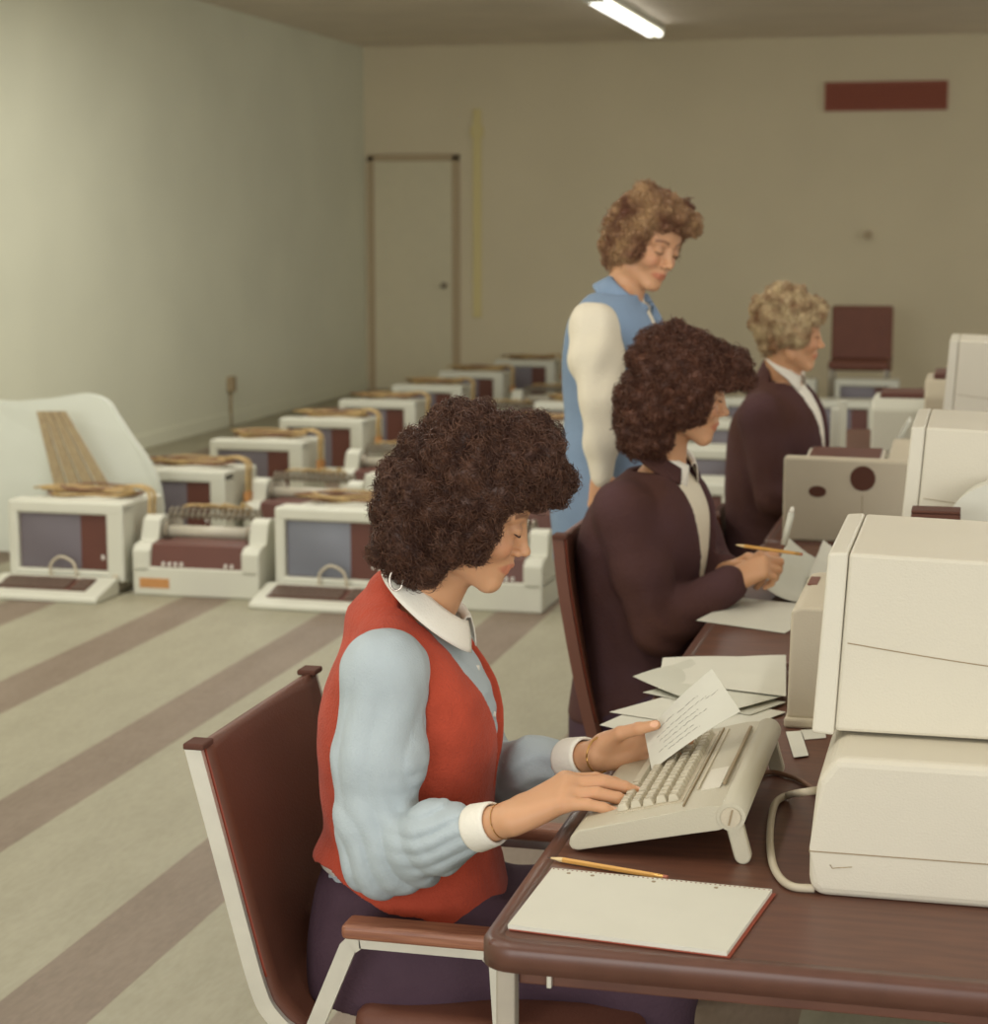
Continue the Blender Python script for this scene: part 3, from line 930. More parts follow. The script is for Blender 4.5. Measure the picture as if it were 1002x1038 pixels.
for yy, s in ((-0.003, -1), (KL + 0.003, 1)):
    c0 = KM @ Vector((LU - 0.005, 0, 0.018))
    bm = cyl(B(), (c0.x, yy, c0.z), (c0.x, yy + s * 0.002, c0.z), 0.0135, seg=30)
    cp_ = obj('hinge_cap', bm, M['beige_dark'], K)
    obj('cap_slot', bx(B(), -0.0012, 0.0012, -0.0016, 0.0016, -0.011, 0.011, mtx=Matrix.Translation((c0.x, yy + s * 0.002, c0.z)) @ Matrix.Rotation(R(12), 4, 'Y')), M['seam'], cp_)
    # swing-down foot
    ft = Vector((c0.x + 0.016, 0, 0.010))
    bm = B()
    y0_, y1_ = (0.004, 0.020) if s < 0 else (KL - 0.020, KL - 0.004)
    dirv = (ft - c0); ln = dirv.length; ang = math.atan2(dirv.x, -dirv.z)
    w = 0.0115
    pts = [(w * cos(a), -w * sin(a) * 1.0) for a in np.linspace(0, pi, 9)]
    poly = [(x_, -ln + z_) for x_, z_ in pts] + [(-w, 0.0), (w, 0.0)]
    prism(bm, poly, 'y', y0_, y1_, 0.002, 1, mtx=Matrix.Translation((c0.x, 0, c0.z)) @ Matrix.Rotation(-ang, 4, 'Y'))
    obj('swing_foot', bm, M['kb'], K)


def kt(u):   # top height at u
    return float(np.interp(u, [0.016, 0.20, LU], [0.028, 0.0365, 0.034]))


TS = math.atan2(0.0085, 0.184)
KT = KM @ Matrix.Translation((0, 0, 0.0273)) @ Matrix.Rotation(-TS, 4, 'Y')   # plane of the top face
obj('key_bed', bx(B(), 0.062, 0.160, 0.05, KL - 0.03, -0.003, 0.0012, mtx=KT), M['beige_dark'], K)
keyr = random.Random(3)
for r_ in range(5):
    u0 = 0.064 + r_ * 0.0185
    v = 0.055 + 0.004 * (r_ % 2)
    ncol = 0
    while v < KL - 0.055:
        wk = 0.0172
        if ncol == 3: v += 0.006
        if r_ == 0 and ncol == 6: wk = 0.13
        if ncol in (3, 16) and r_ in (1, 2): wk = 0.025
        bm = B()
        h = 0.0105
        vs0 = [(u0, v), (u0 + 0.0165, v), (u0 + 0.0165, v + wk), (u0, v + wk)]
        vs1 = [(u0 + 0.0028, v + 0.0028), (u0 + 0.0135, v + 0.0028), (u0 + 0.0135, v + wk - 0.0028), (u0 + 0.0028, v + wk - 0.0028)]
        a_ = [bm.verts.new(KT @ Vector((p[0], p[1], 0.001))) for p in vs0]
        b_ = [bm.verts.new(KT @ Vector((p[0], p[1], h))) for p in vs1]
        bm.faces.new(b_); bm.faces.new(a_[::-1])
        for i in range(4): bm.faces.new((a_[i], a_[(i + 1) % 4], b_[(i + 1) % 4], b_[i]))
        bmesh.ops.bevel(bm, geom=bm.edges[:], offset=0.0008, segments=1, affect='EDGES')
        obj('keycap', bm, M['key'], K)
        v += wk + 0.0022
        ncol += 1
obj('groove', bx(B(), 0.1645, 0.1665, 0.02, KL - 0.02, 0.0, 0.0032, mtx=KT), M['seam'], K)
obj('label_strip_holder', bx(B(), 0.173, 0.176, 0.10, KL - 0.03, 0.0, 0.0026, mtx=KT), M['beige_dark'], K)
obj('strip_lip', bx(B(), 0.211, 0.2155, 0.10, KL - 0.05, 0.0, 0.0045, 0.001, mtx=KT), M['seam'], K)
obj('top_label', bx(B(), 0.180, 0.208, 0.09, 0.20, 0.0, 0.0012, mtx=KT), M['beige_front'], K)
# cord looping to the base unit
pts = cr([ay(838, 800, 2.75), ay(815, 803, 2.72), az(800, 806, TZ + 0.01), az(786, 815, TZ + 0.01), az(781, 845, TZ + 0.008), az(783, 872, TZ + 0.007), az(791, 890, TZ + 0.006), az(804, 899, TZ + 0.006), az(826, 901, TZ + 0.006)], 8)
pts[:, 2] = np.maximum(pts[:, 2], TZ + 0.0065)
tag(obj('keyboard_cord', tube(B(), pts, 0.0055, 10), M['cable_white'], None, True), 'thick ivory cord looping out from the base unit beside the keyboard', 'cable')
pts = cr([az(838, 812, TZ + .005), az(815, 793, TZ + .005), az(795, 785, TZ + .005), az(778, 783, TZ + 0.005), az(760, 790, TZ + .005)], 8)
tag(obj('thin_cord', tube(B(), pts, 0.004, 8), M['cable_dark'], None, True), 'thin brownish cord lying behind the ivory cord loop', 'cable')

# ------------------------------------------------------------------ notepad, pencil, papers, cards
c = [Vector(az(515, 943, TZ)), Vector(az(737, 971, TZ)), Vector(az(783, 907, TZ)), Vector(az(560, 885, TZ))]
ux = (c[1] - c[0]); uy = (c[3] - c[0])
g = thing('notepad', 'blank spiral-holed white notepad lying at the desk\'s near corner', 'notepad', tuple(c[0]))
bm = B()


def slab(bm, quad, z0, z1):
    a_ = [bm.verts.new((q.x, q.y, z0)) for q in quad]; b_ = [bm.verts.new((q.x, q.y, z1)) for q in quad]
    bm.faces.new(a_[::-1]); bm.faces.new(b_)
    for i in range(4): bm.faces.new((a_[i], a_[(i + 1) % 4], b_[(i + 1) % 4], b_[i]))


q = [p - c[0] for p in c]
q1 = [q[0] + Vector((0.002, -0.002, 0)), q[1] + Vector((0.004, -0.003, 0)), q[2] + Vector((0.005, 0, 0)), q[3]]
slab(bm, q1, 0.001, 0.0022)
obj('backing_card', bm, M['red_trim'], g)
bm = B(); slab(bm, q, 0.0022, 0.0075)
obj('pages', bm, M['paper'], g)
a, b_ = q[3], q[2]
bm = B()
for i in range(46):
    p = a.lerp(b_, (i + 0.5) / 46)
    d_ = (q[0] - q[3]).normalized()
    p = p + d_ * 0.004
    bx(bm, p.x - 0.0012, p.x + 0.0012, p.y - 0.0012, p.y + 0.0012, 0.0074, 0.0079)
o = obj('perforation_holes', bm, M['armwood'], g); o['kind'] = 'stuff'
for f_ in (0.09, 0.20, 0.48, 0.76):
    p = a.lerp(b_, f_) + (q[0] - q[3]).normalized() * 0.016
    obj('punch_hole', cyl(B(), (p.x, p.y, 0.0072), (p.x, p.y, 0.0081), 0.0028, seg=12), M['seam'], g)

pa, pb = Vector(az(555, 872, TZ)), Vector(az(677, 893, TZ))
dv = (pb - pa).normalized()
g = thing('pencil', 'yellow pencil lying on the desk between notepad and keyboard', 'pencil', tuple(pa))


def pencil_parts(g, L, dv, o0=Vector((0, 0, 0.0042))):
    obj('point', cyl(B(), o0, o0 + dv * 0.006, 0.0003, 0.0012, 8), M['graphite'], g)
    obj('sharpened_wood', cyl(B(), o0 + dv * 0.006, o0 + dv * 0.024, 0.0012, 0.0038, 8), M['pencilwood'], g)
    obj('shaft', cyl(B(), o0 + dv * 0.024, o0 + dv * (L - 0.018), 0.0038, 0.0038, 6), M['pencil'], g)
    obj('ferrule', cyl(B(), o0 + dv * (L - 0.018), o0 + dv * (L - 0.006), 0.0039, 0.0039, 12), M['gold'], g)
    obj('eraser', cyl(B(), o0 + dv * (L - 0.006), o0 + dv * L, 0.0036, 0.0034, 12), M['eraser'], g)


pencil_parts(g, (pb - pa).length, dv)


def sheet(name, pix, label, cat, z=0.001, m='paper', group=None, curl=0.0, lines=0, nz=8):
    qd = [Vector(az(x, y, TZ + z)) for x, y in pix]
    bm = B()
    n = nz
    g = [[None] * (n + 1) for _ in range(n + 1)]
    for i in range(n + 1):
        for j in range(n + 1):
            s, t = i / n, j / n
            p = qd[0] * (1 - s) * (1 - t) + qd[1] * s * (1 - t) + qd[2] * s * t + qd[3] * (1 - s) * t
            p.z += curl * ((1 - s) ** 3) + curl * 0.3 * abs(sin(5 * t)) * (1 - s)
            g[i][j] = p
    tp = [[bm.verts.new(g[i][j] + Vector((0, 0, 0.0006))) for j in range(n + 1)] for i in range(n + 1)]
    bt = [[bm.verts.new(g[i][j]) for j in range(n + 1)] for i in range(n + 1)]
    for i in range(n):
        for j in range(n):
            bm.faces.new((tp[i][j], tp[i + 1][j], tp[i + 1][j + 1], tp[i][j + 1]))
            bm.faces.new((bt[i][j], bt[i][j + 1], bt[i + 1][j + 1], bt[i + 1][j]))
    for i in range(n):
        bm.faces.new((tp[i][0], bt[i][0], bt[i + 1][0], tp[i + 1][0])); bm.faces.new((tp[i][n], tp[i + 1][n], bt[i + 1][n], bt[i][n]))
        bm.faces.new((tp[0][i], tp[0][i + 1], bt[0][i + 1], bt[0][i])); bm.faces.new((tp[n][i], bt[n][i], bt[n][i + 1], tp[n][i + 1]))
    o = obj(name, bm, M[m], None, False)
    return tag(o, label, cat, group)


PG = 'loose papers spread at the back of the near desk'
sheet('paper_sheet', [(608, 735), (700, 757), (770, 740), (660, 712)], 'lowest white sheet fanned out beside the woman\'s left wrist', 'paper', 0.001, group=PG)
sheet('paper_sheet', [(618, 722), (745, 742), (797, 722), (690, 702)], 'second lowest white sheet fanned out behind the held card', 'paper', 0.003, group=PG)
sheet('paper_sheet', [(652, 702), (760, 725), (797, 712), (700, 690)], 'dull sheet in the middle of the paper fan', 'paper', 0.005, 'paper_dull', group=PG)
sheet('paper_sheet', [(642, 690), (735, 722), (797, 705), (705, 672)], 'upper white sheet of the fan, its pointed corner to the left', 'paper', 0.012, 'paper_dull', group=PG, curl=0.008)
sheet('paper_sheet', [(672, 670), (668, 690), (797, 706), (797, 668)], 'topmost broad white sheet at the back of the near desk', 'paper', 0.016, group=PG, curl=0.006)
sheet('paper_sheet', [(706, 629), (796, 642), (840, 615), (752, 606)], 'white sheet lying at the near edge of the writing woman\'s desk', 'paper', 0.002, group=None)
o = sheet('paper_sheet', [(775, 608), (825, 612), (850, 575), (800, 560)], 'crumpled dull paper under the writing woman\'s hands', 'paper', 0.004, 'paper_dull', curl=0.03)
sheet('paper_sheet', [(820, 588), (840, 600), (855, 560), (835, 552)], 'small white leaf right of the writing woman\'s hands', 'paper', 0.03, curl=0.01)
for k, (pix, lab) in enumerate([([(797, 742), (805, 768), (820, 766), (812, 741)], 'narrow white card lying just left of the nearest display\'s foot'),
                                ([(812, 740), (816, 750), (838, 748), (836, 739)], 'short white slip lying against the nearest display'),
                                ([(782, 752), (784, 770), (791, 768), (789, 752)], 'small white slip peeking out behind the keyboard')]):
    sheet('index_card', pix, lab, 'card', 0.001 + 0.002 * (k == 0), nz=1)


# ------------------------------------------------------------------ armchairs
def armchair(y0, y1, path, label, arm_pts=None, arms=True, metal='chrome'):
    """path: list of (x, z) along the back post down to the seat; y0/y1 near/far frame planes"""
    t = thing('armchair' if arms else 'office_chair', label, 'chair', (path[0][0] + 0.2, (y0 + y1) / 2, 0))
    ox, oy = path[0][0] + 0.2, (y0 + y1) / 2
    P = cr([(p[0] - ox, 0, p[1]) for p in path], 6)
    bar = 0.026
    for y in (y0, y1):
        Q = P.copy(); Q[:, 1] = y - oy
        obj('back_post', tube(B(), Q, 0, 4, flat=(0.010, bar)), M[metal], t)
    # upholstered sling back
    bm = B()
    n, mm = len(P), 10
    kend = int(n * 0.86)
    G = []
    for i in range(kend):
        row = []
        for j in range(mm + 1):
            s = j / mm
            sag = 0.035 * 4 * s * (1 - s) * (1 - 0.3 * i / n)
            dip = -0.016 * 4 * s * (1 - s) if i == 0 else 0
            row.append(Vector((P[i][0] - sag * 0.7, (y0 + 0.012) * (1 - s) + (y1 - 0.012) * s - oy, P[i][2] + dip)))
        G.append(row)
    th_ = 0.016
    fr = [[bm.verts.new(v + Vector((th_, 0, 0.004))) for v in row] for row in G]
    bk = [[bm.verts.new(v) for v in row] for row in G]
    for i in range(kend - 1):
        for j in range(mm):
            bm.faces.new((fr[i][j], fr[i][j + 1], fr[i + 1][j + 1], fr[i + 1][j]))
            bm.faces.new((bk[i][j], bk[i + 1][j], bk[i + 1][j + 1], bk[i][j + 1]))
        bm.faces.new((fr[i][0], fr[i + 1][0], bk[i + 1][0], bk[i][0]))
        bm.faces.new((fr[i][mm], bk[i][mm], bk[i + 1][mm], fr[i + 1][mm]))
    for j in range(mm):
        bm.faces.new((fr[0][j], bk[0][j], bk[0][j + 1], fr[0][j + 1]))
        bm.faces.new((fr[-1][j], fr[-1][j + 1], bk[-1][j + 1], bk[-1][j]))
    b_ = obj('backrest', bm, M['seat'], t, True)
    Q = P[:int(n * 0.5)].copy(); Q[:, 1] = y0 + 0.015 - oy; Q[:, 0] += 0.012
    obj('piping', tube(B(), Q, 0.0045, 6), M['red_trim'], b_, True)
    for yy, s in ((y0, 1), (y1, -1)):
        v = P[0]
        obj('corner_cap', bx(B(), v[0] - 0.012, v[0] + 0.022, yy - oy - 0.014 if s > 0 else yy - oy - 0.03, yy - oy + 0.03 if s > 0 else yy - oy + 0.014, v[2] - 0.002, v[2] + 0.008, 0.003), M['hole'], t)
    # seat
    e = P[-1]
    obj('seat', bx(B(), e[0] - 0.02, e[0] + 0.42, y0 + 0.02 - oy, y1 - 0.02 - oy, 0.325, 0.372, 0.022, 3), M['seat'], t, True)
    for y in (y0, y1):
        # closed side loop: arm, front leg, floor runner, rear stay
        if arm_pts is None:
            ap = [(0.17, 0.58), (0.47, 0.58)]
        else:
            ap = [(a_[0] - ox, a_[1]) for a_ in arm_pts]
        (xa, za), (xb, zb) = ap
        if not arms: xa, za, xb, zb = 0.10, 0.315, 0.46, 0.315
        sl_ = 0.20
        L = cr([(xa - sl_ * (za - 0.02) / 0.56 * 0.9, 0, 0.02), (xa - 0.005, 0, za - 0.02)], 2)
        pts = [(xa - sl_, 0, 0.012), (xa - 0.006, 0, za - 0.014), (xa + 0.012, 0, za), (xb - 0.02, 0, zb), (xb, 0, zb - 0.015), (xb + 0.03, 0, 0.012), (xa - sl_, 0, 0.012)]
        Q = np.array(pts, float)
        dense = []
        for a_, c_ in zip(Q[:-1], Q[1:]):
            for k in range(4): dense.append(a_ + (c_ - a_) * k / 4)
        dense.append(Q[-1])
        Q = np.array(dense); Q[:, 1] = y - oy
        obj('side_frame', tube(B(), Q, 0, 4, flat=(0.010, 0.026)), M[metal], t)
        if arms: obj('armrest', bx(B(), xa - 0.01, xb + 0.0, y - oy - 0.026, y - oy + 0.026, za + 0.006, za + 0.030, 0.008, 3), M['armwood'], t)
    for zz, xx in ((0.315, e[0] + 0.10), (0.315, e[0] + 0.38)):
        obj('crossbar', bx(B(), xx - 0.012, xx + 0.012, y0 - oy + 0.006, y1 - oy - 0.006, zz - 0.006, zz + 0.006), M['chrome'], t)
    return t


YA, YZ = 2.72, 3.25
path = [ay(px, py, YA) for px, py in [(196, 757), (221, 850), (245, 940), (262, 1000), (275, 1027), (302, 1050)]]
path = [(p[0], p[2]) for p in path]
path.append((path[-1][0] + 0.10, path[-1][1] - 0.02))
a0 = ay(357, 948, YA); a1 = ay(505, 948, YA)
ac = armchair(YA, YZ, path, 'brown vinyl armchair with flat chrome frame under the red-vested woman', [(a0[0], a0[2] - 0.005), (a1[0], a0[2] - 0.005)])
path2 = [ay(px, py, 4.28) for px, py in [(566, 545), (572, 600), (586, 680), (600, 742), (612, 775), (634, 795)]]
path2 = [(p[0], p[2]) for p in path2]
path2.append((path2[-1][0] + 0.10, path2[-1][1] - 0.02))
armchair(4.28, 4.77, path2, 'dark brown armless chair under the writing woman in the dark jacket', arms=False, metal='seat')
path3 = [(-0.78, 0.68), (-0.775, 0.64), (-0.765, 0.58), (-0.745, 0.50), (-0.72, 0.44), (-0.68, 0.41), (-0.58, 0.39)]
armchair(5.92, 6.42, path3, 'dark armless chair under the blonde seated woman', arms=False, metal='seat')

# ------------------------------------------------------------------ signed-distance modelling for bodies and clothes
def nz(X, Y, Z, f, s=0.0):
    return (np.sin(X * f + 1.7 * np.sin(Y * f * 0.7 + s) + s) * np.sin(Y * f * 1.1 + 1.3 * np.sin(Z * f * 0.8 + 2 * s) + 1 + s)
            + np.sin(Z * f * 0.9 + 1.5 * np.sin(X * f * 0.9 + s * 3) + 2 + s) * 0.6) / 1.6


def norm(v):
    v = np.asarray(v, float)
    return v / np.linalg.norm(v)


class Shape:
    """list of primitives, meshed on a grid"""
    def __init__(s):
        s.p = []

    def cone(s, a, b, ra, rb=None, k=0.012, op='u'):
        a, b = np.array(a, float), np.array(b, float)
        rb = ra if rb is None else rb
        r = max(ra, rb)
        lo, hi = np.minimum(a, b) - r, np.maximum(a, b) + r
        ba = b - a
        L = max(ba @ ba, 1e-9)

        def f(X, Y, Z):
            h = np.clip(((X - a[0]) * ba[0] + (Y - a[1]) * ba[1] + (Z - a[2]) * ba[2]) / L, 0, 1)
            return np.sqrt((X - a[0] - ba[0] * h) ** 2 + (Y - a[1] - ba[1] * h) ** 2 + (Z - a[2] - ba[2] * h) ** 2) - (ra + (rb - ra) * h)
        s.p.append((f, lo, hi, k, op)); return s

    def chain(s, pts, rs, k=0.012, op='u'):
        for i in range(len(pts) - 1):
            s.cone(pts[i], pts[i + 1], rs[i], rs[i + 1], k if i else k, op)
        return s

    def ell(s, c, r, Rm=None, k=0.015, op='u'):
        c = np.array(c, float); r = np.array(r, float)
        Rm = np.eye(3) if Rm is None else np.array(Rm)
        m = r.max()

        def f(X, Y, Z):
            dx, dy, dz = X - c[0], Y - c[1], Z - c[2]
            q = [(Rm[i][0] * dx + Rm[i][1] * dy + Rm[i][2] * dz) / r[i] for i in range(3)]
            k0 = np.sqrt(q[0] ** 2 + q[1] ** 2 + q[2] ** 2)
            k1 = np.sqrt((q[0] / r[0]) ** 2 + (q[1] / r[1]) ** 2 + (q[2] / r[2]) ** 2) + 1e-9
            return k0 * (k0 - 1) / k1
        s.p.append((f, c - m, c + m, k, op)); return s

    def loft(s, st, o, fdir, z0, z1, k=0.015, op='u', grow=0.0, pw=2.3, cut=None):
        """st rows: z, forward centre, side centre, forward radius, side radius"""
        st = cr(np.array(st, float), 6)
        st = st[np.argsort(st[:, 0])]
        fd = np.array([fdir[0], fdir[1]]); sd = np.array([-fdir[1], fdir[0]])
        R_ = max(st[:, 3].max(), st[:, 4].max()) + grow + np.abs(st[:, 1:3]).max()
        lo = np.array([o[0] - R_, o[1] - R_, z0]); hi = np.array([o[0] + R_, o[1] + R_, z1])

        def f(X, Y, Z):
            zz = Z + 0 * X[:1, :1, :1] if False else Z
            ci = np.interp(zz, st[:, 0], st[:, 1]); cj = np.interp(zz, st[:, 0], st[:, 2])
            rf = np.interp(zz, st[:, 0], st[:, 3]) + grow; rs = np.interp(zz, st[:, 0], st[:, 4]) + grow
            x, y = X - o[0], Y - o[1]
            a = x * fd[0] + y * fd[1] - ci
            b = x * sd[0] + y * sd[1] - cj
            q = (np.abs(a / rf) ** pw + np.abs(b / rs) ** pw + 1e-12) ** (1 / pw)
            d = (q - 1) * np.minimum(rf, rs)
            d = np.maximum(d, np.maximum(Z - z1, z0 - Z))
            if cut is not None: d = np.maximum(d, cut(X, Y, Z))
            return d
        s.p.append((f, lo, hi, k, op)); return s

    def fn(s, f, lo, hi, k=0.001, op='u'):
        s.p.append((f, np.array(lo, float), np.array(hi, float), k, op)); return s

    def mesh(s, h, lo=None, hi=None, noise=None):
        us = [p for p in s.p if p[4] == 'u']
        L = np.min([p[1] for p in us], axis=0) - 0.02 if lo is None else np.array(lo, float)
        U = np.max([p[2] for p in us], axis=0) + 0.02 if hi is None else np.array(hi, float)
        n = np.ceil((U - L) / h).astype(int) + 1
        ax_ = [(L[i] + np.arange(n[i]) * h).astype(np.float32) for i in range(3)]
        D = np.full(n, 0.2, np.float32)
        for f, plo, phi, k, op in s.p:
            m = k + 3 * h
            i0 = np.maximum(np.floor((plo - m - L) / h).astype(int), 0)
            i1 = np.minimum(np.ceil((phi + m - L) / h).astype(int) + 1, n)
            if (i1 <= i0).any(): continue
            X = ax_[0][i0[0]:i1[0], None, None]; Y = ax_[1][None, i0[1]:i1[1], None]; Z = ax_[2][None, None, i0[2]:i1[2]]
            d = f(X, Y, Z).astype(np.float32)
            V = D[i0[0]:i1[0], i0[1]:i1[1], i0[2]:i1[2]]
            if op == 'u':
                hh = np.clip(0.5 + 0.5 * (V - d) / k, 0, 1)
                V[...] = V + (d - V) * hh - k * hh * (1 - hh)
            else:   # smooth subtraction
                hh = np.clip(0.5 - 0.5 * (-V - -d * -1 + 0) / k, 0, 1) if False else np.clip(0.5 - 0.5 * (V + d) / k, 0, 1)
                V[...] = V + (-d - V) * hh + k * hh * (1 - hh)
        if noise is not None:
            D += noise(ax_[0][:, None, None], ax_[1][None, :, None], ax_[2][None, None, :]).astype(np.float32)
        return snet(D, L, h)


def snet(D, L, h):
    S = D < 0
    c = S[:-1, :-1, :-1].astype(np.int8)
    for dx in (0, 1):
        for dy in (0, 1):
            for dz in (0, 1):
                if dx + dy + dz: c = c + S[dx:D.shape[0] - 1 + dx, dy:D.shape[1] - 1 + dy, dz:D.shape[2] - 1 + dz]
    act = (c > 0) & (c < 8)
    I, J, K_ = np.nonzero(act)
    idx = np.full(act.shape, -1, np.int32)
    idx[I, J, K_] = np.arange(len(I))
    acc = np.zeros((len(I), 3)); cnt = np.zeros(len(I))
    for axn in range(3):
        for u in (0, 1):
            for v in (0, 1):
                o = [0, 0, 0]; oth = [a for a in range(3) if a != axn]
                o[oth[0]] = u; o[oth[1]] = v
                a = D[I + o[0], J + o[1], K_ + o[2]]
                e = list(o); e[axn] = 1
                b = D[I + e[0], J + e[1], K_ + e[2]]
                m = (a < 0) != (b < 0)
                t = a[m] / (a[m] - b[m])
                P = np.tile(np.array(o, float), (m.sum(), 1)); P[:, axn] = t
                acc[m] += P; cnt[m] += 1
    acc /= cnt[:, None]
    V = (np.stack([I, J, K_], 1) + acc) * h + L
    F = []
    for axn in range(3):
        o1, o2 = [a for a in range(3) if a != axn]
        sl0 = [slice(1, -1)] * 3; sl1 = [slice(1, -1)] * 3
        sl0[axn] = slice(0, -1); sl1[axn] = slice(1, None)
        A = S[tuple(sl0)]; Bv = S[tuple(sl1)]
        for flip in (0, 1):
            m = (A & ~Bv) if flip == 0 else (~A & Bv)
            q = np.stack(np.nonzero(m), 1)
            if not len(q): continue
            q = q + 1
            q[:, axn] -= 1
            def ii(d1, d2):
                r = q.copy(); r[:, o1] -= d1; r[:, o2] -= d2
                return idx[r[:, 0], r[:, 1], r[:, 2]]
            quad = np.stack([ii(0, 0), ii(1, 0), ii(1, 1), ii(0, 1)], 1)
            rev = (axn == 1) ^ (flip == 1)
            if rev: quad = quad[:, ::-1]
            F.append(quad)
    F = np.concatenate(F)
    F = F[(F >= 0).all(1)]
    return V, F


def npmesh(name, parts, m, parent, tint=None, smooth=True):
    off = 0; VV = []; FF = []
    for V, F in parts:
        VV.append(V); FF.append(F + off); off += len(V)
    V = np.concatenate(VV); F = np.concatenate(FF)
    me = bpy.data.meshes.new(name)
    me.vertices.add(len(V)); me.vertices.foreach_set('co', V.astype(np.float32).ravel())
    k = F.shape[1]
    me.loops.add(len(F) * k); me.loops.foreach_set('vertex_index', F.astype(np.int32).ravel())
    me.polygons.add(len(F)); me.polygons.foreach_set('loop_start', np.arange(len(F)) * k)
    me.update(calc_edges=True)
    me.validate()
    if tint is not None:
        ca = me.color_attributes.new('tint', 'FLOAT_COLOR', 'POINT')
        t = np.zeros((len(V), 4), np.float32); t[:, 3] = 1
        tint(V, t)
        ca.data.foreach_set('color', t.ravel())
    return link(name, me, m, parent, smooth)


def local(parent, pts):
    """world -> coordinates of an unrotated parent Empty"""
    return np.asarray(pts, float) - np.array(parent.location)


def shift(parts, parent):
    o = np.array(parent.location)
    return [(V - o, F) for V, F in parts]


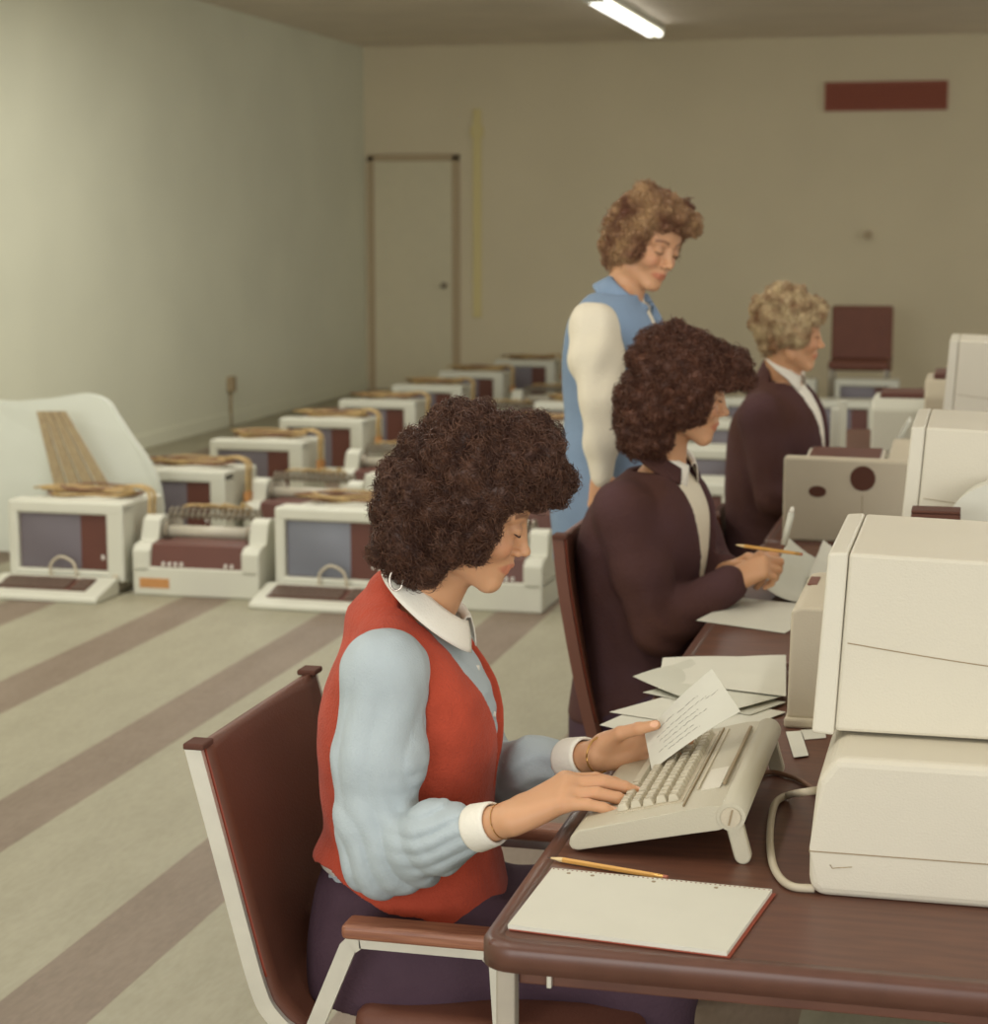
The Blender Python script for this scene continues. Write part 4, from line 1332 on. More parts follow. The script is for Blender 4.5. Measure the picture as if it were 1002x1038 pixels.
class Head:
    """frame: f forward, l to the person's left, u up; origin on the eye line inside the skull"""
    def __init__(s, eye, yaw, pitch, roll=0, sc=1.0, depth=0.085):
        cy, sy, cp, sp = cos(R(yaw)), sin(R(yaw)), cos(R(pitch)), sin(R(pitch))
        f = np.array([cy * cp, sy * cp, -sp])
        l = np.array([-sy, cy, 0])
        u = np.cross(f, l)
        cr_, sr = cos(R(roll)), sin(R(roll))
        l, u = l * cr_ + u * sr, u * cr_ - l * sr
        s.f, s.l, s.u, s.sc = f, l, u, sc
        s.o = np.array(eye) - f * depth * sc
        s.R = np.array([f, l, u])

    def P(s, x, y, z):
        return s.o + (s.f * x + s.l * y + s.u * z) * s.sc

    def L(s, V):
        return (V - s.o) @ s.R.T / s.sc

    def build(s, S):
        c = s.sc; P = s.P; Rm = s.R
        E = lambda p, r, k, op='u': S.ell(P(*p), np.array(r) * c, Rm, k * c, op)
        C = lambda a, b, ra, rb, k, op='u': S.cone(P(*a), P(*b), ra * c, rb * c, k * c, op)
        E((-.014, 0, .036), (.094, .072, .082), .01)
        E((.030, 0, -.030), (.050, .056, .074), .03)
        E((.052, 0, .040), (.034, .052, .040), .02)
        for y in (-1, 1):
            C((-.012, .053 * y, -.040), (.012, .047 * y, -.075), .014, .014, .02)
            C((.012, .047 * y, -.075), (.066, .014 * y, -.103), .014, .014, .02)
            E((.060, .034 * y, -.036), (.024, .021, .022), .018)
            C((.0765, .014 * y, .018), (.065, .045 * y, .014), .0065, .006, .016)
        E((.072, 0, -.100), (.017, .018, .015), .014)
        E((.072, 0, -.068), (.020, .028, .024), .018)
        for y in (-1, 1):
            E((.095, .031 * y, -.004), (.0145, .0155, .0115), .012, 's')
            E((.0745, .031 * y, -.004), (.0138, .0148, .0130), .005)      # lid over the eyeball
        C((.077, 0, .010), (.102, 0, -.033), .0062, .0078, .010)
        E((.1040, 0, -.0350), (.0095, .0088, .0078), .006)
        E((.0775, 0, -.014), (.0165, .0125, .026), .010)
        for y in (-1, 1): E((.0925, .0105 * y, -.0405), (.0095, .0060, .0060), .005)
        C((.086, 0, -.046), (.088, 0, -.058), .006, .005, .008)
        C((.089, -.012, -.0655), (.0915, 0, -.063), .0042, .0050, .004); C((.089, .012, -.0655), (.0915, 0, -.063), .0042, .0050, .004)
        C((.087, -.010, -.0735), (.087, .010, -.0735), .0055, .0055, .005)
        C((.097, -.020, -.0690), (.097, .020, -.0690), .0016, .0016, .0025, 's')
        for y in (-1, 1):
            E((-.006, .070 * y, -.012), (.016, .007, .030), .006)
            E((.002, .076 * y, -.010), (.009, .005, .018), .004, 's')
        return S

    def tint(s, V, t):
        q = s.L(V)
        near = (np.abs(q[:, 1]) < .1) & (q[:, 0] > .05) & (q[:, 0] < .13) & (np.abs(q[:, 2]) < .14)
        lips = np.clip(1.35 - np.sqrt((q[:, 1] / .024) ** 2 + ((q[:, 2] + .0693) / .0085) ** 2), 0, 1) * near
        blush = 0.30 * np.exp(-(((np.abs(q[:, 1]) - .040) / .018) ** 2 + ((q[:, 2] + .036) / .016) ** 2)) * near
        t[:, 0] = np.maximum(t[:, 0], np.clip(np.clip(lips * 2.2, 0, .58) + blush, 0, 1))
        y = np.abs(q[:, 1])
        bz = .0225 - ((y - .032) / .02) ** 2 * .005
        brow = np.clip(1.3 - np.abs(q[:, 2] - bz) / .0042, 0, 1) * ((y > .013) & (y < .052)) * near
        lid = 0.45 * np.exp(-(((y - .031) / .014) ** 2 + ((q[:, 2] - .004) / .008) ** 2)) * near
        t[:, 1] = np.maximum(t[:, 1], np.clip(brow, 0, .8) + lid)

    def eyes(s, parent, open_=0.35):
        for y in (-1, 1):
            bm = B()
            r = np.array((.0135, .0145, .0128)) * s.sc
            n = 14
            # visible sliver of the eye below the lowered lid, and the lash line
            pts_top = []; pts_bot = []
            for i in range(n + 1):
                t = i / n
                ph = R(-52 + 134 * t)                    # inner corner to outer corner round the globe
                bow = sin(pi * min(1, t * 1.05))
                dz_t = -.0030 - .0042 * bow * (1 - open_) - .0012 * t
                dz_b = dz_t - (.0007 + .0042 * open_) * sin(pi * t)
                for lst, dz in ((pts_top, dz_t), (pts_bot, dz_b)):
                    k_ = math.sqrt(max(0, 1 - (dz / .0130) ** 2))
                    lst.append(s.P(.0745 + .0142 * k_ * cos(ph), y * (.031 + .0152 * k_ * sin(ph)), -.004 + dz) - np.array(parent.location))
            vt = [bm.verts.new(p) for p in pts_top]; vb = [bm.verts.new(p) for p in pts_bot]
            for i in range(n): bm.faces.new((vt[i], vt[i + 1], vb[i + 1], vb[i]))
            obj('eye', bm, M['eye'], parent, True)
            lash = [p + s.f * 0.0008 + s.l * y * 0.0006 - s.u * 0.0004 for p in pts_top]
            obj('eyelashes', tube(B(), lash, [0.0007 + .0008 * sin(pi * i / n) for i in range(n + 1)], 6), M['lash'], parent, True)
            pm = (np.array(pts_top[n // 2]) + np.array(pts_bot[n // 2])) / 2 + s.f * 0.0004
            bm = B(); bmesh.ops.create_uvsphere(bm, u_segments=12, v_segments=8, radius=0.0012, matrix=Matrix.Translation(Vector(pm)))
            obj('iris', bm, M['lash'], parent, True)


def hand(S, wrist, d, n, s_, curls, thumb, sc=1.0, splay=(0.10, 0.02, -0.06, -0.16), k=0.005, palm_r=0.0115):
    """wrist point; d to the fingers, n out of the back of the hand, s_ towards the thumb side.
    curls: per finger (mcp, pip, dip) in degrees towards the palm; thumb: three direction vectors in (d, s, n)"""
    d = norm(d); n = norm(n - d * (n @ d)); sgn = 1 if np.cross(d, n) @ s_ > 0 else -1
    s_ = np.cross(d, n) * sgn
    w = np.array(wrist, float)
    mc = [.084, .087, .080, .072]; so = [.025, .0075, -.010, -.0265]
    ph = [(.040, .025, .020), (.044, .028, .021), (.040, .026, .020), (.032, .020, .018)]
    rr = [(.0098, .0088, .0080, .0068), (.0100, .0090, .0080, .0068), (.0094, .0084, .0076, .0064), (.0084, .0074, .0068, .0058)]
    tips = []
    kn = []
    for i in range(4):
        k0 = w + (d * mc[i] + s_ * so[i]) * sc + n * 0.004 * sc * (1 - abs(i - 1.2) * 0.5)
        kn.append(k0)
        S.cone(w + (d * .008 + s_ * so[i] * .5) * sc, k0, .0125 * sc, palm_r * sc, 0.014 * sc)
        ang = 0
        p = k0
        fd = d * cos(splay[i]) + s_ * sin(splay[i])
        for j in range(3):
            ang += R(curls[i][j])
            v = fd * cos(ang) - n * sin(ang)
            q = p + v * ph[i][j] * sc
            S.cone(p, q, rr[i][j] * sc, rr[i][j + 1] * sc, (0.008 if j == 0 else 0.0025) * sc)
            p = q
        tips.append((p, v, n * cos(ang) + fd * sin(ang)))
    # thenar and hypothenar pads
    S.ell(w + (d * .037 + s_ * .020 - n * .006) * sc, np.array([.030, .014, .011]) * sc, np.array([d, s_, n]), 0.012 * sc)
    S.ell(w + (d * .037 - s_ * .018 - n * .004) * sc, np.array([.032, .011, .010]) * sc, np.array([d, s_, n]), 0.012 * sc)
    p = w + (d * .020 + s_ * .022 - n * .004) * sc
    lens = (.044, .034, .028); tr = (.0140, .0112, .0102, .0082)
    for j in range(3):
        tv = thumb[j]
        v = norm(d * tv[0] + s_ * tv[1] + n * tv[2])
        q = p + v * lens[j] * sc
        S.cone(p, q, tr[j] * sc, tr[j + 1] * sc, (0.012 if j == 0 else 0.004) * sc)
        p = q
    tips.append((p, v, n))
    return tips, kn


def nail_tint(tips, sc=1.0):
    def f(V, t):
        for p, v, up in tips:
            c = p - v * 0.002 * sc + up * 0.0065 * sc
            r = V - c
            sd = np.cross(v, up)
            q = (r @ v / (.0062 * sc)) ** 2 + (r @ sd / (.0048 * sc)) ** 2 + (r @ up / (.0045 * sc)) ** 2
            t[:, 2] = np.maximum(t[:, 2], np.clip((1.3 - q) * 3, 0, 0.9))
    return f


def curls_mesh(V, F, n, L=0.03, rad=0.0045, thick=0.0009, seed=1, down=0.6, keep=None, turns=1.3, out=0.5):
    """n little curled locks standing on a hair surface"""
    r = np.random.default_rng(seed)
    fi = r.integers(0, len(F), n)
    P = V[F[fi]].mean(1)
    N = np.cross(V[F[fi, 1]] - V[F[fi, 0]], V[F[fi, 2]] - V[F[fi, 0]])
    N /= np.linalg.norm(N, axis=1)[:, None] + 1e-9
    if keep is not None:
        m = keep(P); P, N = P[m], N[m]
    n = len(P)
    rd = r.normal(size=(n, 3)); rd /= np.linalg.norm(rd, axis=1)[:, None]
    T = rd - N * (rd * N).sum(1)[:, None]
    T += np.array([0, 0, -down]); T -= N * (T * N).sum(1)[:, None]
    T /= np.linalg.norm(T, axis=1)[:, None] + 1e-9
    Bn = np.cross(N, T)
    seg = 12
    Ls = L * r.uniform(.6, 1.3, n)[:, None]
    ph = r.uniform(0, 6.28, n)[:, None]
    rad_ = rad * r.uniform(.5, 1.4, n)[:, None]
    pts = []
    for i in range(seg):
        t = i / (seg - 1)
        a = ph + 2 * pi * turns * t
        q = P + T * Ls * (t - 0.5) * (1 - .1 * t) + N * (np.cos(a) * rad_ + out * rad_ * (1.2 * t)) + Bn * np.sin(a) * rad_
        pts.append(q)
    pts = np.stack(pts, 1)                       # n, seg, 3
    tv = np.gradient(pts, axis=1)
    tv /= np.linalg.norm(tv, axis=2, keepdims=True) + 1e-9
    n1 = np.cross(tv, np.array([0.3, 0.5, 0.81])); n1 /= np.linalg.norm(n1, axis=2, keepdims=True) + 1e-9
    n2 = np.cross(tv, n1)
    th = thick * np.sin(np.linspace(0.35, pi - 0.15, seg))[None, :, None] * r.uniform(.6, 1.5, n)[:, None, None]
    ring = [pts + (n1 * cos(a) + n2 * sin(a)) * th for a in (0, 2.094, 4.189)]
    VV = np.stack(ring, 2).reshape(-1, 3)        # n*seg*3
    base = (np.arange(n)[:, None] * seg + np.arange(seg - 1)[None]) * 3
    base = base.ravel()
    Fs = []
    for kk in range(3):
        k2 = (kk + 1) % 3
        Fs.append(np.stack([base + kk, base + k2, base + 3 + k2, base + 3 + kk], 1))
    return VV, np.concatenate(Fs)


def hair_build(H, ells, cuts, n_blobs, blob_r, h, seed, parent, material, strands, L=0.03, rad=0.0045, thick=0.001, down=0.6, k=0.02, blob_k=0.006, lump=0.0):
    """ells: (local centre, radii) in the head frame"""
    r = np.random.default_rng(seed)
    S = Shape()
    for c_, rr_ in ells:
        S.ell(H.P(*c_), np.array(rr_) * H.sc, H.R, k)
    surf = []
    for c_, rr_ in ells:
        a = np.array(rr_)
        m = int(n_blobs * (a[0] * a[1] + a[1] * a[2] + a[0] * a[2]) / sum((x[1][0] * x[1][1] + x[1][1] * x[1][2] + x[1][0] * x[1][2]) for x in ells))
        v = r.normal(size=(m, 3)); v /= np.linalg.norm(v, axis=1)[:, None]
        p = np.array(c_) + v * a
        keep = np.ones(m, bool)
        for c2, r2 in ells:
            if c2 is c_: continue
            keep &= (((p - np.array(c2)) / np.array(r2)) ** 2).sum(1) > 0.86
        surf.append(p[keep])
    for p in np.concatenate(surf):
        S.ell(H.P(*p), np.array(blob_r) * H.sc * r.uniform(.6, 1.25, 3), H.R, blob_k)
    if cuts is not None: cuts(S)
    noise = None
    if lump: noise = lambda X, Y, Z: lump * nz(X, Y, Z, 150, seed) + lump * 0.5 * nz(X, Y, Z, 330, seed + 1)
    V, F = S.mesh(h, noise=noise)
    parts = [(V, F)]
    if strands:
        parts.append(curls_mesh(V, F, strands, L, rad, thick, seed, down))
    return npmesh('hair', shift(parts, parent), material, parent)


def collar(H0, f, l, u, parent, m, r0=0.056, stand=0.028, fall=lambda a: 0.035, gap=18, spread=0.8, drop=0.75, thick=0.0022, name='collar', squash=1.0, tilt=None):
    """folded shirt collar round a neck; a = angle from the front, signed"""
    f, l, u = norm(f), norm(l), norm(u)
    n = 40
    prof_n = 9
    G = []
    for i in range(n + 1):
        a = R(gap) + (2 * pi - 2 * R(gap)) * i / n
        rad = f * cos(a) * squash + l * sin(a)
        sa = abs((math.degrees(a) + 180) % 360 - 180)    # 180 at the back
        fl = fall(sa)
        row = []
        prof = [(0.0, 0.0), (-0.002, stand * 0.6), (-0.002, stand), (0.003, stand + 0.004), (0.008, stand)]
        for j in range(1, 6):
            t = j / 5
            prof.append((0.008 + fl * spread * t, stand - fl * drop * t + 0.25 * fl * spread * t * (1 - t)))
        for (pr, pu) in prof:
            row.append(H0 + rad * (r0 + pr) + u * pu + (tilt(sa) if tilt is not None else 0))
        G.append(row)
    G = np.array(G) - np.array(parent.location)
    bm = B()
    # double-sided thin cloth
    nrm = np.cross(np.gradient(G, axis=0), np.gradient(G, axis=1))
    nrm /= np.linalg.norm(nrm, axis=2, keepdims=True) + 1e-9
    A = [[bm.verts.new(p) for p in row] for row in G + nrm * thick / 2]
    C_ = [[bm.verts.new(p) for p in row] for row in G - nrm * thick / 2]
    ni, nj = len(A), len(A[0])
    for i in range(ni - 1):
        for j in range(nj - 1):
            bm.faces.new((A[i][j], A[i + 1][j], A[i + 1][j + 1], A[i][j + 1]))
            bm.faces.new((C_[i][j], C_[i][j + 1], C_[i + 1][j + 1], C_[i + 1][j]))
        for j in (0, nj - 1):
            q = (A[i][j], C_[i][j], C_[i + 1][j], A[i + 1][j])
            bm.faces.new(q if j == 0 else q[::-1])
    for i in (0, ni - 1):
        for j in range(nj - 1):
            bm.faces.new((A[i][j], A[i][j + 1], C_[i][j + 1], C_[i][j]))
    return obj(name, bm, m, parent, True)


def ring_band(a, b, ra, rb, thick, parent, m, name, seg=28, squash=(1, 1), up=(0, 0, 1)):
    a, b = np.array(a) - np.array(parent.location), np.array(b) - np.array(parent.location)
    d = norm(b - a); s1 = norm(np.cross(d, up)); s2 = np.cross(s1, d)
    bm = B(); rings = []
    prof = [(0, ra - thick), (0, ra), (0.12, ra + thick * .6), (0.88, rb + thick * .6), (1, rb), (1, rb - thick)]
    for t, r_ in prof:
        rings.append([bm.verts.new(a + (b - a) * t + (s1 * cos(2 * pi * i / seg) * squash[0] + s2 * sin(2 * pi * i / seg) * squash[1]) * r_) for i in range(seg)])
    for q in range(len(rings)):
        r1, r2 = rings[q], rings[(q + 1) % len(rings)]
        for i in range(seg): bm.faces.new((r1[i], r1[(i + 1) % seg], r2[(i + 1) % seg], r2[i]))
    return obj(name, bm, m, parent, True)


# ================================================================== woman in the red vest
W1 = thing('person', 'woman in a red vest seated in the foreground, typing on the tilted keyboard', 'person', (-0.88, 2.97, 0))
o1 = (-0.88, 2.97)
YW = 6.0
fd = (cos(R(YW)), sin(R(YW)))
f3 = np.array([fd[0], fd[1], 0]); l3 = np.array([-fd[1], fd[0], 0]); z3 = np.array([0, 0, 1.0])
H1_ = Head((-0.687, 2.952, 1.096), 11, 22, 0, 0.99)
torso = [(0.34, -0.01, 0, 0.160, 0.185), (0.42, -0.01, 0, 0.158, 0.188), (0.52, 0.0, 0, 0.140, 0.160), (0.60, 0.0, 0, 0.130, 0.140), (0.68, 0.002, 0, 0.135, 0.148),
         (0.76, 0.006, 0, 0.140, 0.158), (0.83, 0.006, 0, 0.128, 0.160), (0.885, 0.0, 0, 0.100, 0.155), (0.925, -0.002, 0, 0.068, 0.115), (0.955, 0.004, 0, 0.048, 0.065), (0.98, 0.02, 0, 0.040, 0.05)]


def W(f_, l_, z_): return np.array([o1[0], o1[1], 0]) + f3 * f_ + l3 * l_ + z3 * z_


shN, shF = np.array([-0.862, 2.808, 0.878]), np.array([-0.885, 3.130, 0.875])
elN, elF = np.array([-0.872, 2.765, 0.612]), np.array([-0.79, 3.135, 0.64])
wrN = ay(515, 831, 2.665); wrF = ay(603, 766, 2.936)
S = Shape()
S.loft(torso, o1, fd, 0.36, 0.97, grow=-0.012)
S.cone(W(0.018, 0, 0.93), H1_.P(-.026, 0, -.05), 0.048, 0.050, 0.02)
S.cone(W(0.02, 0, 0.93), H1_.P(.005, 0, -.075), 0.040, 0.042, 0.02)
S.chain([W(-0.01, 0.0, 0.91), shN, elN], [0.05, 0.046, 0.036], 0.02)
S.chain([W(-0.01, 0.0, 0.91), shF, elF], [0.05, 0.046, 0.036], 0.02)
S.chain([elN, elN * .4 + wrN * .6, wrN], [0.036, 0.031, 0.0235], 0.015)
S.chain([elF, elF * .4 + wrF * .6, wrF], [0.036, 0.031, 0.0235], 0.015)
for sd in (-1, 1):
    S.chain([W(0.0, 0.09 * sd, 0.425), W(0.40, 0.10 * sd, 0.435), W(0.37, 0.10 * sd, 0.28), W(0.34, 0.10 * sd, 0.10)], [0.072, 0.058, 0.05, 0.032], 0.02)
    S.chain([W(0.32, 0.10 * sd, 0.06), W(0.42, 0.11 * sd, 0.035), W(0.47, 0.11 * sd, 0.025)], [0.032, 0.03, 0.022], 0.015)
H1_.build(S)
# right hand over the keys
dN = norm(ay(592, 796, 2.69) - ay(514, 834, 2.665))
nN = norm(np.array([-0.30, -0.28, 0.9]))
tN, kN = hand(S, wrN, dN, nN, np.array([0, 1.0, 0]), [(30, 14, 8), (27, 15, 9), (26, 15, 9), (24, 14, 8)],
              [(0.75, 0.55, -0.5), (0.92, 0.2, -0.35), (1, 0.0, -0.2)], sc=1.15, splay=(0.15, 0.04, -0.07, -0.18))
# left hand holding the card: palm to the camera, thumb on top of the card
dF = norm(np.array([0.92, 0.12, 0.26]))
nF = norm(np.array([0.0, 0.97, 0.22]))
tF, kF = hand(S, wrF, dF, nF, np.array([0, 0, 1.0]), [(14, 20, 12), (18, 24, 14), (24, 30, 18), (32, 36, 20)],
              [(0.86, 0.42, -0.52), (0.97, 0.16, -0.34), (1.0, -0.02, -0.02)], sc=0.95, splay=(0.02, 0.0, -0.03, -0.06))
lo_h = np.minimum(wrN, kN[0]) - 0.11
parts = []
body_lo = np.array([-1.15, 2.66, 0.0])
parts.append(S.mesh(0.007, lo=(-1.15, 2.62, -0.01), hi=(-0.35, 3.30, 0.98)))
hb = [tuple(H1_.o - 0.15), tuple(H1_.o + 0.15)]
parts.append(S.mesh(0.0022, lo=(H1_.o[0] - .13, H1_.o[1] - .11, 0.935), hi=(H1_.o[0] + .15, H1_.o[1] + .12, H1_.o[2] + .13)))
# arms and hands, each its own fine patch continuing the forearm
hN = Shape(); hF = Shape()
hN.cone(elN * .35 + wrN * .65, wrN, 0.0285, 0.0245, 0.01)
hand(hN, wrN, dN, nN, np.array([0, 1.0, 0]), [(30, 14, 8), (27, 15, 9), (26, 15, 9), (24, 14, 8)],
     [(0.75, 0.55, -0.5), (0.92, 0.2, -0.35), (1, 0.0, -0.2)], sc=1.15, splay=(0.15, 0.04, -0.07, -0.18))
hF.cone(elF * .25 + wrF * .75, wrF, 0.029, 0.0235, 0.01)
hand(hF, wrF, dF, nF, np.array([0, 0, 1.0]), [(14, 20, 12), (18, 24, 14), (24, 30, 18), (32, 36, 20)],
     [(0.86, 0.42, -0.52), (0.97, 0.16, -0.34), (1.0, -0.02, -0.02)], sc=0.95, splay=(0.02, 0.0, -0.03, -0.06))
# coarse body must not double the fine hands: rebuild it without them
S.p = S.p
Sb = Shape()
Sb.loft(torso, o1, fd, 0.38, 0.97, grow=-0.012)
Sb.cone(W(0.018, 0, 0.93), H1_.P(-.026, 0, -.05), 0.046, 0.048, 0.02)
for sh_, el_, wr_ in ((shN, elN, wrN), (shF, elF, wrF)):
    Sb.chain([W(-0.01, 0.0, 0.91), sh_, el_], [0.05, 0.046, 0.036], 0.02)
    Sb.chain([el_, el_ * .4 + wr_ * .6, el_ * .15 + wr_ * .85], [0.036, 0.030, 0.023], 0.015)
for sd in (-1, 1):
    Sb.chain([W(0.0, 0.09 * sd, 0.425), W(0.40, 0.10 * sd, 0.435), W(0.37, 0.10 * sd, 0.28), W(0.34, 0.10 * sd, 0.10)], [0.072, 0.058, 0.05, 0.032], 0.02)
    Sb.chain([W(0.32, 0.10 * sd, 0.06), W(0.42, 0.11 * sd, 0.035), W(0.47, 0.11 * sd, 0.025)], [0.032, 0.03, 0.022], 0.015)
parts[0] = Sb.mesh(0.007)
parts.append(hN.mesh(0.0018)); parts.append(hF.mesh(0.0018))


def tint1(V, t):
    Vw = V + np.array(W1.location)
    H1_.tint(Vw, t); nail_tint(tN)(Vw, t); nail_tint(tF[:4])(Vw, t)
    nail_tint([(tF[4][0], tF[4][1], norm(np.array([0.1, -0.8, 0.5])))])(Vw, t)


npmesh('body', shift(parts, W1), M['skin'], W1, tint1)
H1_.eyes(W1, 0.15)

# blouse: torso under the vest and both full sleeves
slN = [shN + [-0.006, 0.0, 0.008], shN * .55 + elN * .45 + [-0.003, -0.004, 0], elN * .82 + shN * .18 + [0.0, -0.004, 0], elN + [0.012, -0.002, -0.004], elN * .5 + wrN * .5 + [0.0, 0, 0.002], elN * .25 + wrN * .75]
cuN = elN * .24 + wrN * .76
slF = [shF + [0.0, 0.0, 0.012], shF * .5 + elF * .5, elF, elF * .5 + wrF * .5, elF * .24 + wrF * .76]
cuF = elF * .23 + wrF * .77


def armfold(a, b, amp, n_, ph):
    """wrinkle pattern running round a limb between a and b"""
    a, b = np.array(a), np.array(b)
    d = norm(b - a)
    return a, d, np.linalg.norm(b - a), amp, n_, ph


def blouse_noise(X, Y, Z):
    base = 0.0016 * nz(X, Y, Z, 42, 0.4) + 0.0010 * nz(X, Y, Z, 95, 1.4)
    # gathered folds near the elbow
    e = np.exp(-(((X - elN[0] - .03) / .09) ** 2 + ((Z - elN[2]) / .075) ** 2 + ((Y - elN[1]) / .12) ** 2))
    v = (X - elN[0]) * 0.75 + (Z - elN[2]) * 0.65 + 0.25 * (Y - elN[1])
    base = base - e * 0.0105 * (np.abs(np.sin(v * 88 + 1.6 * np.sin((X - Z) * 21))) - 0.6)
    # long soft vertical folds on the upper sleeve
    e2 = np.exp(-(((Z - 0.78) / .10) ** 2 + ((Y - 2.78) / .10) ** 2))
    base = base - e2 * 0.0065 * (np.abs(np.sin((X + 0.10 * Z) * 62 + 0.9 * np.sin(Z * 19) + 1.1)) - 0.6)
    # forearm wrinkles running into the cuff
    e3 = np.exp(-(((X - cuN[0] + .05) / .07) ** 2 + ((Y - cuN[1]) / .09) ** 2 + ((Z - cuN[2]) / .08) ** 2))
    base = base - e3 * 0.0070 * (np.abs(np.sin((Z * 1.0 - X * 0.25) * 125 + 1.4 * np.sin(X * 30))) - 0.6)
    e4 = np.exp(-(((X - cuF[0] + .05) / .09) ** 2 + ((Y - cuF[1]) / .09) ** 2))
    return base + e4 * 0.003 * np.sin((Z - X * 0.3) * 170 + 2 * np.sin(X * 40))


S = Shape()
S.loft(torso, o1, fd, 0.50, 0.945, grow=-0.004)
S.chain([W(-0.01, -0.03, 0.90)] + slN, [0.045, 0.062, 0.068, 0.060, 0.053, 0.050, 0.032], 0.022)
S.chain([W(-0.01, 0.03, 0.90)] + slF, [0.05, 0.060, 0.056, 0.052, 0.046, 0.030], 0.022)
S.cone(elN + [0.0, 0, -0.016], elN + [0.07, -0.012, -0.004], 0.043, 0.040, 0.02)
blouse = npmesh('blouse', shift([S.mesh(0.0032, noise=blouse_noise)], W1), M['blouse'], W1)
# buttons down the front opening
for i in range(3):
    z_ = 0.86 - i * 0.075
    p = W(float(np.interp(z_, [0.68, 0.76, 0.83, 0.885], [.137, .146, .134, .10])), 0.004, z_)
    bm = cyl(B(), (p - f3 * 0.004) - np.array(W1.location), (p + f3 * 0.0012) - np.array(W1.location), 0.0045, seg=14)
    obj('button', bm, M['white'], blouse)

# vest
vst = [(z_, a, b, c_, d_) for z_, a, b, c_, d_ in torso]
vst[2] = (0.52, -0.004, 0, 0.152, 0.168); vst[1] = (0.46, 0.0, 0, 0.158, 0.176)
S = Shape()


def hem(X, Y, Z):
    a = (X - o1[0]) * fd[0] + (Y - o1[1]) * fd[1]
    b = -(X - o1[0]) * fd[1] + (Y - o1[1]) * fd[0]
    low = 0.558 - 0.100 * np.clip((a + 0.10) / 0.20, 0, 1) + np.abs(np.abs(b) - 0.045) * 0.15 * np.clip(a / 0.05, 0, 1)
    return (low - Z) * 0.8


S.loft(vst, o1, fd, 0.40, 0.948, grow=0.007, cut=hem)
S.cone(W(-0.020, -0.06, 0.922), W(-0.010, -0.130, 0.898), 0.054, 0.048, 0.015)
S.cone(W(-0.020, 0.06, 0.922), W(-0.010, 0.130, 0.898), 0.054, 0.048, 0.015)


S.cone(W(-0.020, 0, 0.925), W(-0.004, 0, 0.962), 0.080, 0.066, 0.03)


def vneck(X, Y, Z):
    a = (X - o1[0]) * fd[0] + (Y - o1[1]) * fd[1]
    b = -(X - o1[0]) * fd[1] + (Y - o1[1]) * fd[0]
    wdt = np.interp(Z, [0.66, 0.70, 0.80, 0.87, 0.93, 1.0], [0.0, 0.010, 0.052, 0.075, 0.078, 0.078])
    d = np.abs(b) - wdt
    return np.maximum(np.maximum(d, -(a - 0.0)), 0.66 - Z)


S.fn(vneck, (-1.2, 2.7, 0.62), (-0.6, 3.3, 1.05), 0.003, 's')
# armholes
S.cone(shN + [0.006, -0.07, -0.004], shN + [0.006, -0.008, -0.02], 0.066, 0.058, 0.004, 's')
S.cone(shN + [0.004, -0.07, -0.08], shN + [0.004, -0.015, -0.07], 0.064, 0.058, 0.004, 's')
S.cone(shF + [0.0, 0.07, -0.004], shF + [0.0, 0.01, -0.02], 0.068, 0.060, 0.004, 's')


def vest_noise(X, Y, Z):
    v = (X * 0.5 + Z) * 60
    e = np.exp(-(((Z - 0.60) / .06) ** 2))
    return 0.0016 * nz(X, Y, Z, 30, 2.0) + 0.002 * e * np.sin(v + 2 * np.sin(X * 20 + Y * 14)) + 0.0006 * nz(X, Y, Z, 120, .4)


vest = npmesh('vest', shift([S.mesh(0.0030, noise=vest_noise)], W1), M['vest'], W1)

# collar
nb = ay(441, 610, 2.962)
fc = norm(f3 - z3 * 0.85); uc = np.cross(fc, l3)
collar(nb, fc, l3, uc, W1, M['white'], r0=0.056, stand=0.012,
       fall=lambda a: 0.044 + 0.004 * max(0, 1 - a / 50), gap=16, spread=0.66, drop=0.62, squash=1.05)
ring_band(elN * .24 + wrN * .76, elN * .09 + wrN * .91, 0.034, 0.031, 0.003, W1, M['white'], 'cuff')
ring_band(cuF, elF * .06 + wrF * .94, 0.034, 0.031, 0.003, W1, M['white'], 'cuff')
b_ = H1_.P(0.0, -0.075, -0.055)
pw = wrF + (norm(wrF - elF)) * 0.018
pts = []
dd = norm(wrF - elF); s1 = norm(np.cross(dd, z3)); s2 = np.cross(s1, dd)
for a in np.linspace(0, 2 * pi, 25): pts.append(pw + dd * 0.008 * sin(a) + (s1 * cos(a) * 0.0285 + s2 * sin(a) * 0.0275) - np.array(W1.location))
obj('bracelet', tube(B(), pts, 0.0016, 6), M['gold'], W1, True)
pts = []
dd = norm(wrN - elN); s1 = norm(np.cross(dd, z3)); s2 = np.cross(s1, dd)
for a in np.linspace(0, 2 * pi, 25): pts.append(wrN - dd * 0.010 + (s1 * cos(a) * 0.0268 + s2 * sin(a) * 0.0262) - np.array(W1.location))
obj('thin_bracelet', tube(B(), pts, 0.0007, 6), M['gold'], W1, True)
# earring hanging below the hair
ep = ay(402, 588, 2.872) - np.array(W1.location)
pts = [ep + np.array([0.011 * cos(a), 0.002 * sin(a), 0.016 * sin(a)]) for a in np.linspace(0, 2 * pi, 21)]
obj('hoop_earring', tube(B(), pts, 0.0018, 6), M['earring'], W1, True)
